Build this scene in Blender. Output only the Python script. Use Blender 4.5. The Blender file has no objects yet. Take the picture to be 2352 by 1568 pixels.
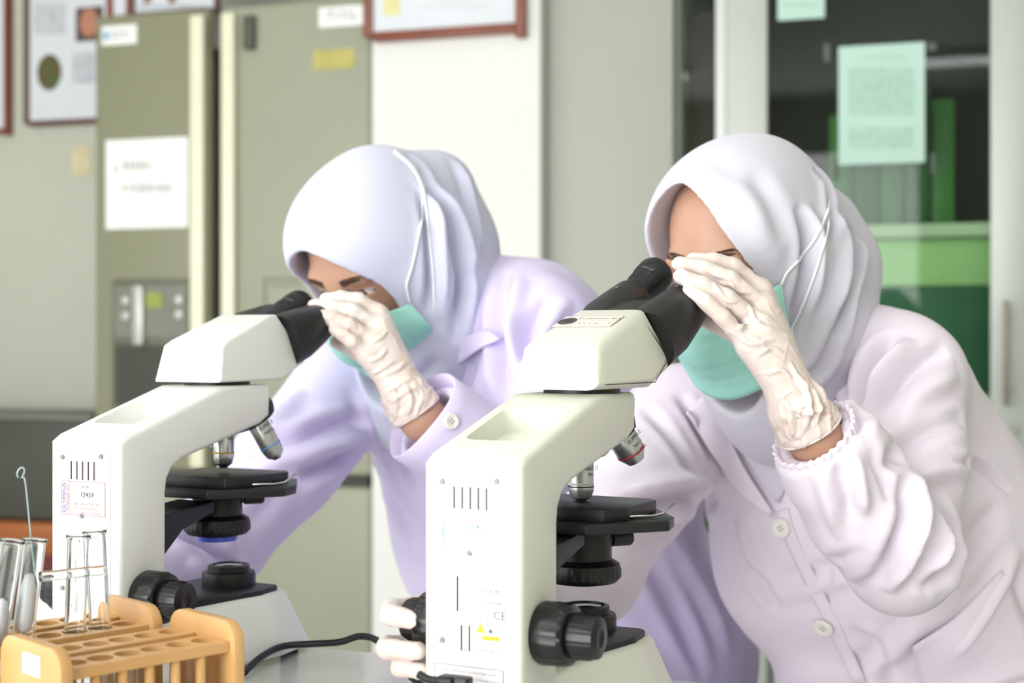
import bpy, bmesh, math, random
import numpy as np
from mathutils import Vector, Matrix, noise as mnoise
from mathutils.bvhtree import BVHTree

random.seed(7)
SC = bpy.context.scene
COL = SC.collection
F = 50.0 / 36.0 * 2352.0          # focal length in pixels of the 2352x1568 frame
TABLE_Z = 0.75
CZ = TABLE_Z + 0.310              # eye height of the photographer

# ------------------------------------------------------------------ camera
cam_data = bpy.data.cameras.new('camera')
cam_data.lens = 50.0
cam_data.sensor_width = 36.0
cam_data.clip_start = 0.05
cam_data.dof.use_dof = True
cam_data.dof.focus_distance = 1.20
cam_data.dof.aperture_fstop = 5.2
cam = bpy.data.objects.new('camera', cam_data)
cam.location = (0, 0, CZ)
cam.rotation_euler = (math.radians(90), 0, 0)
COL.objects.link(cam)
SC.camera = cam

# ------------------------------------------------------------------ world, light, exposure
world = bpy.data.worlds.new('overcast_sky')
SC.world = world
world.use_nodes = True
bg = world.node_tree.nodes['Background']
bg.inputs['Color'].default_value = (0.93, 0.97, 1.0, 1)
bg.inputs['Strength'].default_value = 1.0

# room frame: the far wall runs along E, N points from it into the room
WM = -0.30
_l = math.hypot(1, WM)
E = Vector((1 / _l, WM / _l, 0))
N = Vector((WM / _l, -1 / _l, 0))
O = Vector((0, 3.76, 0))
WANG = math.atan2(E.y, E.x)
ROOM_A0, ROOM_A1, ROOM_FAR, ROOM_NEAR, ROOM_H = -2.6, 2.9, -0.80, 6.2, 2.75

def room(a, off, z):
    p = O + E * a + N * off
    return Vector((p.x, p.y, z))

def area_light(name, loc, target, sx, sy, power, color):
    d = bpy.data.lights.new(name, 'AREA')
    d.shape = 'RECTANGLE'; d.size = sx; d.size_y = sy
    d.energy = power; d.color = color
    o = bpy.data.objects.new(name, d)
    o.location = loc
    o.rotation_euler = (Vector(target) - Vector(loc)).to_track_quat('-Z', 'Y').to_euler()
    COL.objects.link(o)
    return o

# daylight entering by the windows (left wall and the wall behind the camera)
area_light('daylight_left_window', room(ROOM_A0 + 0.06, 3.6, 1.6), room(0, 3.6, 1.35), 3.4, 1.7, 20, (1.0, 0.985, 0.97))
area_light('daylight_rear_window', room(-0.75, ROOM_NEAR - 0.08, 1.25), room(-0.75, 0, 1.20), 3.4, 2.2, 150, (1.0, 0.985, 0.97))
SC.view_settings.view_transform = 'Standard'
SC.view_settings.look = 'None'
SC.view_settings.gamma = 1.0
SC.view_settings.use_curve_mapping = False
SC.view_settings.exposure = 0.28

# ------------------------------------------------------------------ helpers
def lin(c):
    return tuple(((v / 255) / 12.92 if v / 255 <= 0.04045 else ((v / 255 + 0.055) / 1.055) ** 2.4) for v in c)

MATS = {}
def mat(name, rgb, rough=0.5, metal=0.0, spec=0.5, var=0.0, vscale=20.0, bump=0.0, bscale=200.0, trans=0.0,
        ior=1.45, sss=0.0, sheen=0.0, rgb2=None, coat=0.0, alpha=1.0, stretch=None):
    if name in MATS:
        return MATS[name]
    m = bpy.data.materials.new(name)
    m.use_nodes = True
    nt = m.node_tree
    b = nt.nodes['Principled BSDF']
    c = lin(rgb)
    b.inputs['Base Color'].default_value = (*c, 1)
    b.inputs['Roughness'].default_value = rough
    b.inputs['Metallic'].default_value = metal
    b.inputs['Specular IOR Level'].default_value = spec
    b.inputs['IOR'].default_value = ior
    b.inputs['Transmission Weight'].default_value = trans
    b.inputs['Coat Weight'].default_value = coat
    b.inputs['Alpha'].default_value = alpha
    if sss:
        b.inputs['Subsurface Weight'].default_value = sss
        b.inputs['Subsurface Radius'].default_value = (0.008, 0.004, 0.003)
    if sheen:
        b.inputs['Sheen Weight'].default_value = sheen
    tc = nt.nodes.new('ShaderNodeTexCoord')
    src = tc.outputs['Object']
    if stretch:
        mp = nt.nodes.new('ShaderNodeMapping')
        mp.inputs['Scale'].default_value = stretch
        nt.links.new(src, mp.inputs['Vector']); src = mp.outputs['Vector']
    if var or rgb2:
        n = nt.nodes.new('ShaderNodeTexNoise')
        n.inputs['Scale'].default_value = vscale
        n.inputs['Detail'].default_value = 5
        nt.links.new(src, n.inputs['Vector'])
        r = nt.nodes.new('ShaderNodeValToRGB')
        r.color_ramp.elements[0].position = 0.35
        r.color_ramp.elements[1].position = 0.68
        c2 = lin(rgb2) if rgb2 else tuple(v * (1 - var) for v in c)
        r.color_ramp.elements[0].color = (*c2, 1)
        r.color_ramp.elements[1].color = (*c, 1)
        nt.links.new(n.outputs['Fac'], r.inputs['Fac'])
        nt.links.new(r.outputs['Color'], b.inputs['Base Color'])
    if bump:
        n2 = nt.nodes.new('ShaderNodeTexNoise')
        n2.inputs['Scale'].default_value = bscale
        n2.inputs['Detail'].default_value = 4
        nt.links.new(src, n2.inputs['Vector'])
        bp = nt.nodes.new('ShaderNodeBump')
        bp.inputs['Strength'].default_value = bump
        bp.inputs['Distance'].default_value = 0.002
        nt.links.new(n2.outputs['Fac'], bp.inputs['Height'])
        nt.links.new(bp.outputs['Normal'], b.inputs['Normal'])
    MATS[name] = m
    return m

def emit(name, rgb, strength):
    m = bpy.data.materials.new(name); m.use_nodes = True
    b = m.node_tree.nodes['Principled BSDF']
    b.inputs['Base Color'].default_value = (*lin(rgb), 1)
    b.inputs['Emission Color'].default_value = (*lin(rgb), 1)
    b.inputs['Emission Strength'].default_value = strength
    return m

def at(px, py, Y):
    """world point that stands at depth Y on the sight line through frame pixel (px, py)"""
    return Vector(((px - 1176) / F * Y, Y, CZ - (py - 784) / F * Y))

def link(name, me, m, parent=None, smooth=False):
    o = bpy.data.objects.new(name, me)
    COL.objects.link(o)
    if m is not None:
        me.materials.clear(); me.materials.append(m)
    if parent is not None:
        o.parent = parent
    if smooth:
        for p in me.polygons: p.use_smooth = True
    return o

def tag(o, label=None, cat=None, group=None, kind=None):
    if label: o['label'] = label
    if cat: o['category'] = cat
    if group: o['group'] = group
    if kind: o['kind'] = kind
    return o

def empty(name, loc=(0, 0, 0), rz=0.0):
    o = bpy.data.objects.new(name, None)
    o.location = loc; o.rotation_euler = (0, 0, rz)
    o.empty_display_size = 0.05
    COL.objects.link(o)
    return o

class MB:
    """collects shapes into one mesh"""
    def __init__(self): self.bm = bmesh.new()
    def box(self, x0, x1, y0, y1, z0, z1, bev=0.0, seg=2, M=None):
        t = bmesh.new()
        bmesh.ops.create_cube(t, size=1.0)
        for v in t.verts:
            v.co = Vector((x0 + (v.co.x + .5) * (x1 - x0), y0 + (v.co.y + .5) * (y1 - y0), z0 + (v.co.z + .5) * (z1 - z0)))
        if bev: bmesh.ops.bevel(t, geom=list(t.edges), offset=bev, segments=seg, profile=.5, affect='EDGES')
        return self._add(t, M)
    def prism(self, poly, z0, z1, bev=0.0, seg=2, M=None, poly1=None):
        t = bmesh.new()
        p1 = poly1 or poly
        a = [t.verts.new((p[0], p[1], z0)) for p in poly]
        b = [t.verts.new((p[0], p[1], z1)) for p in p1]
        n = len(a)
        t.faces.new(a[::-1]); t.faces.new(b)
        for i in range(n):
            t.faces.new((a[i], a[(i + 1) % n], b[(i + 1) % n], b[i]))
        bmesh.ops.recalc_face_normals(t, faces=list(t.faces))
        if bev: bmesh.ops.bevel(t, geom=list(t.edges), offset=bev, segments=seg, profile=.5, affect='EDGES')
        return self._add(t, M)
    def lathe(self, prof, n=32, M=None, ribs=0, rib_d=0.0, rib_rng=None):
        """prof: list of (r, z)"""
        t = bmesh.new()
        rings = []
        for k, (r, z) in enumerate(prof):
            ring = []
            for i in range(n):
                rr = r
                if ribs and rib_rng and rib_rng[0] <= k <= rib_rng[1]:
                    rr -= rib_d * (0.5 - 0.5 * math.cos(2 * math.pi * ribs * i / n)) if n >= 3 * ribs else (rib_d if i % 2 else 0)
                a = 2 * math.pi * i / n
                ring.append(t.verts.new((rr * math.cos(a), rr * math.sin(a), z)))
            rings.append(ring)
        for k in range(len(rings) - 1):
            for i in range(n):
                j = (i + 1) % n
                t.faces.new((rings[k][i], rings[k][j], rings[k + 1][j], rings[k + 1][i]))
        if prof[0][0] > 1e-6: t.faces.new(rings[0][::-1])
        if prof[-1][0] > 1e-6: t.faces.new(rings[-1])
        bmesh.ops.remove_doubles(t, verts=list(t.verts), dist=1e-7)
        bmesh.ops.recalc_face_normals(t, faces=list(t.faces))
        return self._add(t, M)
    def tube(self, pts, rad, n=8, M=None, closed=False):
        t = bmesh.new()
        pts = [Vector(p) for p in pts]
        rs = rad if isinstance(rad, (list, tuple)) else [rad] * len(pts)
        rings = []
        up = Vector((0, 0, 1))
        d0 = (pts[1] - pts[0]).normalized()
        if abs(d0.dot(up)) > .9: up = Vector((1, 0, 0))
        nrm = d0.cross(up).normalized()
        for k, p in enumerate(pts):
            d = ((pts[min(k + 1, len(pts) - 1)] - pts[max(k - 1, 0)])).normalized()
            nrm = (nrm - d * nrm.dot(d)).normalized()
            bn = d.cross(nrm)
            rings.append([t.verts.new(p + (nrm * math.cos(2 * math.pi * i / n) + bn * math.sin(2 * math.pi * i / n)) * rs[k]) for i in range(n)])
        for k in range(len(rings) - 1):
            for i in range(n):
                j = (i + 1) % n
                t.faces.new((rings[k][i], rings[k][j], rings[k + 1][j], rings[k + 1][i]))
        t.faces.new(rings[0][::-1]); t.faces.new(rings[-1])
        bmesh.ops.recalc_face_normals(t, faces=list(t.faces))
        return self._add(t, M)
    def _add(self, t, M):
        if M is not None: t.transform(M)
        me = bpy.data.meshes.new('tmp'); t.to_mesh(me); t.free()
        self.bm.from_mesh(me); bpy.data.meshes.remove(me)
        return self
    def mesh(self, name):
        me = bpy.data.meshes.new(name); self.bm.to_mesh(me); self.bm.free()
        return me
    def build(self, name, m, parent=None, smooth=False, angle=None):
        me = self.mesh(name)
        o = link(name, me, m, parent, smooth or angle is not None)
        if angle is not None:
            me.set_sharp_from_angle(angle=math.radians(angle))
        return o

def spline(pts, n=8):
    """Catmull-Rom through points"""
    P = [Vector(p) for p in pts]
    P = [P[0] * 2 - P[1]] + P + [P[-1] * 2 - P[-2]]
    out = []
    for i in range(1, len(P) - 2):
        for k in range(n):
            t = k / n
            a, b, c, d = P[i - 1], P[i], P[i + 1], P[i + 2]
            out.append(0.5 * ((2 * b) + (c - a) * t + (2 * a - 5 * b + 4 * c - d) * t * t + (3 * b - a - 3 * c + d) * t ** 3))
    out.append(P[-2].copy())
    return out

def text(name, s, M, size, m, parent, align='CENTER', xs=1.0):
    cu = bpy.data.curves.new(name, 'FONT')
    cu.body = s; cu.size = size; cu.align_x = align; cu.align_y = 'CENTER'
    cu.resolution_u = 3
    cu.fill_mode = 'BOTH'
    tmp = bpy.data.objects.new(name, cu)
    COL.objects.link(tmp)
    dg = bpy.context.evaluated_depsgraph_get()
    me = bpy.data.meshes.new_from_object(tmp.evaluated_get(dg))
    bpy.data.objects.remove(tmp)
    me.transform(Matrix.Diagonal((xs, 1, 1, 1)))
    me.transform(M)
    me.name = name
    return link(name, me, m, parent)

def frame_matrix(origin, x, y):
    x = Vector(x).normalized(); y = Vector(y).normalized(); z = x.cross(y).normalized(); y = z.cross(x)
    M = Matrix.Identity(4)
    for i in range(3):
        M[i][0], M[i][1], M[i][2], M[i][3] = x[i], y[i], z[i], origin[i]
    return M

# ------------------------------------------------------------------ implicit modelling
def A3(v): return np.array((v[0], v[1], v[2]), dtype=np.float64)
def rc(p, a, b, ra, rb):
    a = A3(a); b = A3(b); ba = b - a
    h = np.clip(((p - a) @ ba) / max(ba @ ba, 1e-12), 0, 1)
    return np.linalg.norm(p - a - h[:, None] * ba, axis=1) - (ra + (rb - ra) * h)
def ell(p, c, R, r):
    q = (p - A3(c)) @ np.asarray(R).T
    r = np.array(r)
    k0 = np.linalg.norm(q / r, axis=1); k1 = np.linalg.norm(q / (r * r), axis=1)
    return k0 * (k0 - 1) / np.maximum(k1, 1e-9)
def smin(a, b, k):
    h = np.clip(.5 + .5 * (b - a) / k, 0, 1)
    return b + (a - b) * h - k * h * (1 - h)
def smax(a, b, k): return -smin(-a, -b, k)

def sdf_mesh(f, lo, hi, h, slack=1.25):
    """sparse surface nets of the implicit function f on a grid of step h"""
    lo = np.array(lo, float); hi = np.array(hi, float)
    B = 8
    nb = np.ceil((hi - lo) / (B * h)).astype(int)
    I = np.stack(np.meshgrid(*[np.arange(n) for n in nb], indexing='ij'), -1).reshape(-1, 3)
    c = lo + (I + .5) * B * h
    d = f(c)
    I = I[np.abs(d) < B * h * .866 * slack + h]
    off = np.stack(np.meshgrid(*[np.arange(B + 1)] * 3, indexing='ij'), -1).reshape(-1, 3)
    ids = []; pos = []; sg = []
    NX, NY = int(nb[1] * B + 4), int(nb[2] * B + 4)
    for s in range(0, len(I), 400):
        blk = I[s:s + 400]
        g = blk[:, None, :] * B + off[None]
        v = f((lo + g.reshape(-1, 3) * h)).reshape(len(blk), B + 1, B + 1, B + 1)
        corner = np.stack([v[:, i:i + B, j:j + B, k:k + B] for i in (0, 1) for j in (0, 1) for k in (0, 1)], -1)
        ins = corner < 0
        cnt = ins.sum(-1)
        act = (cnt > 0) & (cnt < 8)
        w = np.argwhere(act)
        if not len(w): continue
        cv = corner[act]
        ps = np.zeros((len(w), 3)); n = np.zeros(len(w))
        co = np.array([(i, j, k) for i in (0, 1) for j in (0, 1) for k in (0, 1)], float)
        for a in range(8):
            for ax, st in ((0, 4), (1, 2), (2, 1)):
                if a & st: continue
                b2 = a | st
                m = (cv[:, a] < 0) != (cv[:, b2] < 0)
                t = cv[:, a] / np.where(np.abs(cv[:, a] - cv[:, b2]) < 1e-12, 1e-12, cv[:, a] - cv[:, b2])
                pt = co[a] + t[:, None] * (co[b2] - co[a])
                ps[m] += pt[m]; n[m] += 1
        ps /= n[:, None]
        gi = blk[w[:, 0]] * B + w[:, 1:]
        ids.append((gi[:, 0].astype(np.int64) * NX + gi[:, 1]) * NY + gi[:, 2])
        pos.append(lo + (gi + ps) * h)
        sg.append(np.stack([cv[:, 0] < 0, cv[:, 4] < 0, cv[:, 2] < 0, cv[:, 1] < 0], -1))
    ids = np.concatenate(ids); pos = np.concatenate(pos); sg = np.concatenate(sg)
    o = np.argsort(ids); ids = ids[o]; pos = pos[o]; sg = sg[o]
    st = (NX * NY, NY, 1)
    faces = []
    for ax in range(3):
        m = sg[:, 0] != sg[:, 1 + ax]
        u, w = st[(ax + 1) % 3], st[(ax + 2) % 3]
        base = ids[m]
        q = [base, base - u, base - u - w, base - w]
        ix = [np.searchsorted(ids, x) for x in q]
        ok = np.ones(len(base), bool)
        for x, i in zip(q, ix):
            i2 = np.minimum(i, len(ids) - 1); ok &= ids[i2] == x
        Q = np.stack(ix, -1)[ok]
        flip = ~sg[m][ok][:, 0]
        Q[flip] = Q[flip][:, ::-1]
        faces.append(Q)
    return pos, np.concatenate(faces)

def np_mesh(name, V, Q):
    me = bpy.data.meshes.new(name)
    me.vertices.add(len(V)); me.vertices.foreach_set('co', np.asarray(V, np.float32).ravel())
    k = Q.shape[1]
    me.loops.add(len(Q) * k); me.loops.foreach_set('vertex_index', Q.astype(np.int32).ravel())
    me.polygons.add(len(Q)); me.polygons.foreach_set('loop_start', np.arange(0, len(Q) * k, k, dtype=np.int32))
    me.polygons.foreach_set('use_smooth', np.ones(len(Q), bool))
    me.update(calc_edges=True)
    return me

def relax(V, Q, it=2, lam=.5):
    I = np.concatenate([Q[:, (0, 1, 2, 3)].ravel(), Q[:, (1, 2, 3, 0)].ravel()])
    J = np.concatenate([Q[:, (1, 2, 3, 0)].ravel(), Q[:, (0, 1, 2, 3)].ravel()])
    n = len(V); cnt = np.maximum(np.bincount(I, minlength=n), 1)
    for _ in range(it):
        acc = np.stack([np.bincount(I, weights=V[J, c], minlength=n) for c in range(3)], -1)
        V = V + lam * (acc / cnt[:, None] - V)
    return V

def normals(V, Q):
    n = np.cross(V[Q[:, 2]] - V[Q[:, 0]], V[Q[:, 3]] - V[Q[:, 1]])
    m = len(V); I = Q.ravel()
    acc = np.stack([np.bincount(I, weights=np.repeat(n[:, c], 4), minlength=m) for c in range(3)], -1)
    return acc / np.maximum(np.linalg.norm(acc, axis=1), 1e-12)[:, None]

CAM = Vector((0, 0, CZ))
def cast(bvh, px, py, off=0.0):
    d = (at(px, py, 1.0) - CAM).normalized()
    hit = bvh.ray_cast(CAM, d)
    if hit[0] is None: return None, None
    n = hit[1]
    if n.dot(d) > 0: n = -n
    return hit[0] + n * off, n

def creases(V, Q, lines, N0=None):
    """folds: each line is (frame polyline, width, height, [sharp]) found on the surface, then pressed in or raised along the normals"""
    bvh = BVHTree.FromPolygons(V.tolist(), Q.tolist())
    Nn = normals(V, Q)
    D = np.zeros(len(V))
    for ln in lines:
        pts, w, hgt = ln[:3]
        sp = spline([Vector((a, b, 0)) for a, b in pts], 6)
        P3 = []
        for s in sp:
            h, _ = cast(bvh, s.x, s.y)
            if h is not None: P3.append(h)
        if len(P3) < 3: continue
        P3 = np.array([tuple(p) for p in P3])
        c = P3.mean(0); R = np.linalg.norm(P3 - c, axis=1).max() + 4 * w
        idx = np.where(np.linalg.norm(V - c, axis=1) < R)[0]
        p = V[idx]
        best = np.full(len(idx), 9.0); par = np.zeros(len(idx))
        n = len(P3) - 1
        for i in range(n):
            a, b = P3[i], P3[i + 1]; ba = b - a
            if np.linalg.norm(ba) > .06: continue
            h = np.clip(((p - a) @ ba) / max(ba @ ba, 1e-12), 0, 1)
            d = np.linalg.norm(p - a - h[:, None] * ba, axis=1)
            m = d < best
            best[m] = d[m]; par[m] = (i + h[m]) / n
        tap = np.clip(np.minimum(par, 1 - par) / .25, 0, 1) ** .7
        D[idx] += hgt * tap * (np.exp(-(best / w) ** 2) - .35 * np.exp(-((best - 2.0 * w) / w) ** 2))
    return V + Nn * D[:, None]

def _hash(i, j, k):
    h = (i * 374761393 + j * 668265263 + k * 2147483647) & 0xffffffff
    h = ((h ^ (h >> 13)) * 1274126177) & 0xffffffff
    return ((h ^ (h >> 16)) & 0xffff) / 32767.5 - 1.0

def wob(V, amp, scale, seed=0):
    """smooth value noise on the vertices"""
    p = V * np.array(scale) + np.array((seed * 7.13, seed * 3.7, seed * 1.9)) + 500.0
    i = np.floor(p).astype(np.int64); f = p - i
    f = f * f * f * (f * (f * 6 - 15) + 10)
    out = np.zeros(len(V))
    for a in (0, 1):
        for b in (0, 1):
            for c in (0, 1):
                w = (f[:, 0] if a else 1 - f[:, 0]) * (f[:, 1] if b else 1 - f[:, 1]) * (f[:, 2] if c else 1 - f[:, 2])
                out += w * _hash(i[:, 0] + a, i[:, 1] + b, i[:, 2] + c)
    return out * amp

def within(p, pts, margin, fn):
    """evaluate fn only near the points; farther away return a safe distance"""
    P = np.array([tuple(q) for q in pts]); c = (P.min(0) + P.max(0)) / 2; h = (P.max(0) - P.min(0)) / 2 + margin
    q = np.abs(p - c) - h
    d = np.linalg.norm(np.maximum(q, 0), axis=1) + .02
    m = (q < 0).all(1)
    if m.any(): d[m] = fn(p[m])
    return d

def patch(bvh, polyA, polyB, nu, nv, off, thick, name, m, parent, smooth=True):
    """cloth piece lying on a surface: ruled in the frame between two polylines and laid on it by casting"""
    a = spline([Vector((*p, 0)) for p in polyA], 12); b = spline([Vector((*p, 0)) for p in polyB], 12)
    def samp(s, t):
        x = t * (len(s) - 1); i = min(int(x), len(s) - 2); return s[i].lerp(s[i + 1], x - i)
    V = []; miss = 0; last = None
    for i in range(nu + 1):
        for j in range(nv + 1):
            q = samp(a, i / nu).lerp(samp(b, i / nu), j / nv)
            h, n = cast(bvh, q.x, q.y, off)
            if h is None or (last is not None and abs(h.y - last.y) > .08):
                h = at(q.x, q.y, last.y if last is not None else 1.5)
            last = h
            V.append(h)
    Vn = np.array([tuple(v) for v in V])
    # calm the sheet a little so that it spans small folds
    G = Vn.reshape(nu + 1, nv + 1, 3).copy()
    for _ in range(3):
        S = G.copy()
        S[1:-1, :] = .5 * G[1:-1, :] + .25 * (G[:-2, :] + G[2:, :]); G = S.copy()
        S[:, 1:-1] = .5 * G[:, 1:-1] + .25 * (G[:, :-2] + G[:, 2:]); G = S
    Q = np.array([(i * (nv + 1) + j, (i + 1) * (nv + 1) + j, (i + 1) * (nv + 1) + j + 1, i * (nv + 1) + j + 1) for i in range(nu) for j in range(nv)])
    Vn = G.reshape(-1, 3)
    n = normals(Vn, Q)
    if n[:, 1].mean() > 0:
        Q = Q[:, ::-1]
    me = np_mesh(name, Vn, Q)
    o = link(name, me, m, None)
    sm = o.modifiers.new('solid', 'SOLIDIFY'); sm.thickness = thick; sm.offset = -1
    if parent is not None:
        o.parent = parent; o.matrix_parent_inverse = parent_inv(parent)
    return o

def parent_inv(p):
    M = Matrix.Identity(4)
    q = p
    chain = []
    while q is not None:
        chain.append(q); q = q.parent
    for q in reversed(chain):
        M = M @ q.matrix_parent_inverse @ Matrix.LocRotScale(q.location, q.rotation_euler, q.scale)
    return M.inverted()

def under(o, p):
    """parent o (built in world coordinates) to p"""
    o.parent = p; o.matrix_parent_inverse = parent_inv(p); return o

# ================================================================== SETTING
M_wall = mat('painted wall', (196, 198, 185), .85, var=.04, vscale=3, bump=.05, bscale=90)
M_column = mat('white painted column', (232, 232, 229), .8, var=.02, vscale=3, bump=.04, bscale=90)
M_ceil = mat('ceiling paint', (240, 240, 236), .9, var=.03, vscale=2)
M_floor = mat('floor tiles', (226, 225, 220), .35, var=.08, vscale=6)
M_alu = mat('brushed aluminium', (206, 210, 206), .45, metal=.25, var=.04, vscale=8, stretch=(1, 1, .05))
M_black = mat('black plastic', (24, 24, 26), .42, bump=.06, bscale=900)
M_blackgloss = mat('glossy black rubber', (20, 20, 23), .25, var=.2, vscale=60)
M_paper = mat('white paper', (240, 242, 240), .85, var=.02, vscale=12)
M_greytext = mat('grey print', (140, 142, 150), .8, var=.1, vscale=90)
M_darktext = mat('dark print', (34, 32, 40), .7, var=.1, vscale=90)

def rbox(name, a0, a1, o0, o1, z0, z1, m, parent=None, bev=0.0, seg=2):
    """box in the room frame: a along the far wall, o out of it into the room"""
    R = Matrix.Rotation(WANG, 4, 'Z'); R.translation = Vector((O.x, O.y, 0))
    # local x along E, local y = -N (deeper), so offset o is y = -o
    me = MB().box(a0, a1, -o1, -o0, z0, z1, bev, seg, M=R).mesh(name)
    o = link(name, me, m, None)
    if bev:
        for p in me.polygons: p.use_smooth = True
        me.set_sharp_from_angle(angle=math.radians(40))
    if parent is not None: under(o, parent)
    return o

def wall_a(px, off):
    k = (px - 1176) / F
    B = O + N * off
    return (k * B.y - B.x) / (E.x - k * E.y)
def wall_z(px, py, off):
    p = O + N * off + E * wall_a(px, off)
    return CZ - (py - 784) / F * p.y
def wbox(name, px0, px1, py0, py1, off, thick, m, parent=None, bev=0.0, z0=None):
    """box whose front, at offset off, shows between these frame pixels"""
    pm = (px0 + px1) / 2
    zb = wall_z(pm, py1, off) if z0 is None else z0
    return rbox(name, wall_a(px0, off), wall_a(px1, off), off - thick, off, zb, wall_z(pm, py0, off), m, parent, bev)
def wbase(px, off, z=0.0):
    p = O + N * off + E * wall_a(px, off); return (p.x, p.y, z)

S = lambda o: tag(o, kind='structure')
A0, A1, RF, RN, RH = ROOM_A0, ROOM_A1, ROOM_FAR, ROOM_NEAR, ROOM_H
floor = S(rbox('floor', A0 - .1, A1 + .1, RF - .1, RN + .1, -.05, 0, M_floor))
S(rbox('ceiling', A0 - .1, A1 + .1, RF - .1, RN + .1, RH, RH + .05, M_ceil))
S(rbox('wall_back', A0 - .1, A1 + .1, RF - .1, RF, 0, RH, M_wall))
S(rbox('wall_right', A1, A1 + .1, RF, RN, 0, RH, M_wall))
# left wall and rear wall with window openings
def window_wall(name, fixed, lo, hi, axis, w0, w1, zb, zt):
    R = Matrix.Rotation(WANG, 4, 'Z'); R.translation = Vector((O.x, O.y, 0))
    mb = MB()
    def bx(u0, u1, z0, z1):
        if axis == 'o': mb.box(fixed[0], fixed[1], -u1, -u0, z0, z1, M=R)
        else: mb.box(u0, u1, -fixed[1], -fixed[0], z0, z1, M=R)
    bx(lo, w0, 0, RH); bx(w1, hi, 0, RH); bx(w0, w1, 0, zb); bx(w0, w1, zt, RH)
    return S(mb.build(name, M_wall))
window_wall('wall_left', (A0 - .1, A0), RF, RN, 'o', 1.9, 5.3, .75, 2.45)
window_wall('wall_rear', (RN, RN + .1), A0 - .1, A1 + .1, 'a', -2.45, .95, .1, 2.4)
M_pane = mat('window pane', (235, 245, 245), .02, trans=1.0, ior=1.1)
def window(n, rects, glass):
    w = empty('window_%d' % n); S(w)
    for r in rects: rbox('window_frame', *r, M_alu, w)
    for g in glass: rbox('pane', *g, M_pane, w)
window(1, [(A0 - .09, A0 - .03, u, u + .05, .75, 2.45) for u in (1.9, 3.02, 4.14, 5.25)] + [(A0 - .09, A0 - .03, 1.95, 5.25, z, z + .05) for z in (.75, 2.4)],
       [(A0 - .065, A0 - .06, u, u + 1.07, .8, 2.4) for u in (1.95, 3.07, 4.19)])
window(2, [(u, u + .05, RN + .03, RN + .09, .1, 2.4) for u in (-2.45, -1.33, -.21, .90)] + [(-2.40, .90, RN + .03, RN + .09, z, z + .05) for z in (.1, 2.35)],
       [(u, u + 1.07, RN + .06, RN + .065, .15, 2.35) for u in (-2.40, -1.28, -.16)])

# white column between refrigerator and cabinets
col = S(rbox('wall_column', wall_a(852, 0) + .004, wall_a(1240, 0), -.75, 0, 0, RH, M_column))

# ceiling fluorescent fittings added out of frame to brighten table and room from above
M_pull = mat('worn nickel', (158, 150, 138), .4, metal=.3, var=.1, vscale=30)
M_fill_tube = emit('added fill light tube', (250, 252, 255), 8.0)
for a_, o_, wh in ((-1.0, 2.7, 'above the left end of the table'), (1.2, 2.7, 'above the right end of the table'), (-1.0, 4.8, 'behind the camera at left'), (1.2, 4.8, 'behind the camera at right')):
    lf = empty('added_ceiling_light', room(a_, o_, RH), WANG)
    tag(lf, 'added unseen twin tube ceiling fill light ' + wh, 'ceiling light', 'added ceiling fill lights')
    MB().box(-.62, .62, -.09, .09, -.05, 0, .01).build('housing', M_ceil, lf)
    for y in (-.045, .045):
        MB().lathe([(.013, -.6), (.013, .6)], 12, M=Matrix.Translation((0, y, -.066)) @ Matrix.Rotation(math.pi / 2, 4, 'Y')).build('tube', M_fill_tube, lf, True)

# ------------------------------------------------------------------ refrigerator
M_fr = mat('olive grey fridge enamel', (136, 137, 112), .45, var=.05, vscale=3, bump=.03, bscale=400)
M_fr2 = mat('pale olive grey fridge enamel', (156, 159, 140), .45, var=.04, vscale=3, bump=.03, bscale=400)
M_frdark = mat('dark grey gasket', (86, 84, 76), .6, var=.1, vscale=20)
M_strip = mat('ivory handle strip', (232, 229, 205), .3, var=.04, vscale=10, coat=.2)
M_disp = mat('dark olive dispenser plastic', (104, 106, 90), .45, var=.08, vscale=20)
M_silver = mat('silver paint', (190, 192, 186), .35, metal=.4, var=.05, vscale=40)
fr = empty('refrigerator', wbase(530, 0.0))
tag(fr, 'tall olive grey two-door refrigerator with ivory handle strips and water dispenser', 'refrigerator')
FO = 0.0
topz = wall_z(560, 12, FO)
wbox('body', 222, 846, 0, 0, FO - .06, .58, M_frdark, fr, .006, z0=.03).data.name = 'body'
b = [o for o in fr.children if o.name.startswith('body')][0]
for v in b.data.vertices:
    if v.co.z > 1: v.co.z = topz - .004
def door(name, px0, px1, zb, zt, m):
    return rbox(name, wall_a(px0, FO), wall_a(px1, FO), FO - .055, FO, zb, zt, m, fr, .012, 3)
zseam = wall_z(600, 1112, FO)
zs2 = wall_z(600, 1086, FO)
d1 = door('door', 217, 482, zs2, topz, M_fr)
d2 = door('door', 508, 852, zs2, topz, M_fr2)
d3 = door('drawer_front', 217, 482, .08, zseam, M_fr2)
d4 = door('drawer_front', 508, 852, .08, zseam, M_fr2)
rbox('plinth', wall_a(225, FO), wall_a(845, FO), FO - .5, FO - .03, 0, .075, M_frdark, fr)
for px0, px1, d in ((443, 475, d1), (514, 545, d2)):
    h = rbox('handle_strip', wall_a(px0, FO), wall_a(px1, FO), FO, FO + .022, zs2 + .01, wall_z(500, 34, FO), M_strip, d, .007, 3)
for px0, px1 in ((487, 509), (556, 581)):
    wbox('hinge_cover', px0, px1, 34, 112, FO + .02, .03, M_frdark, fr, .004)
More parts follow.
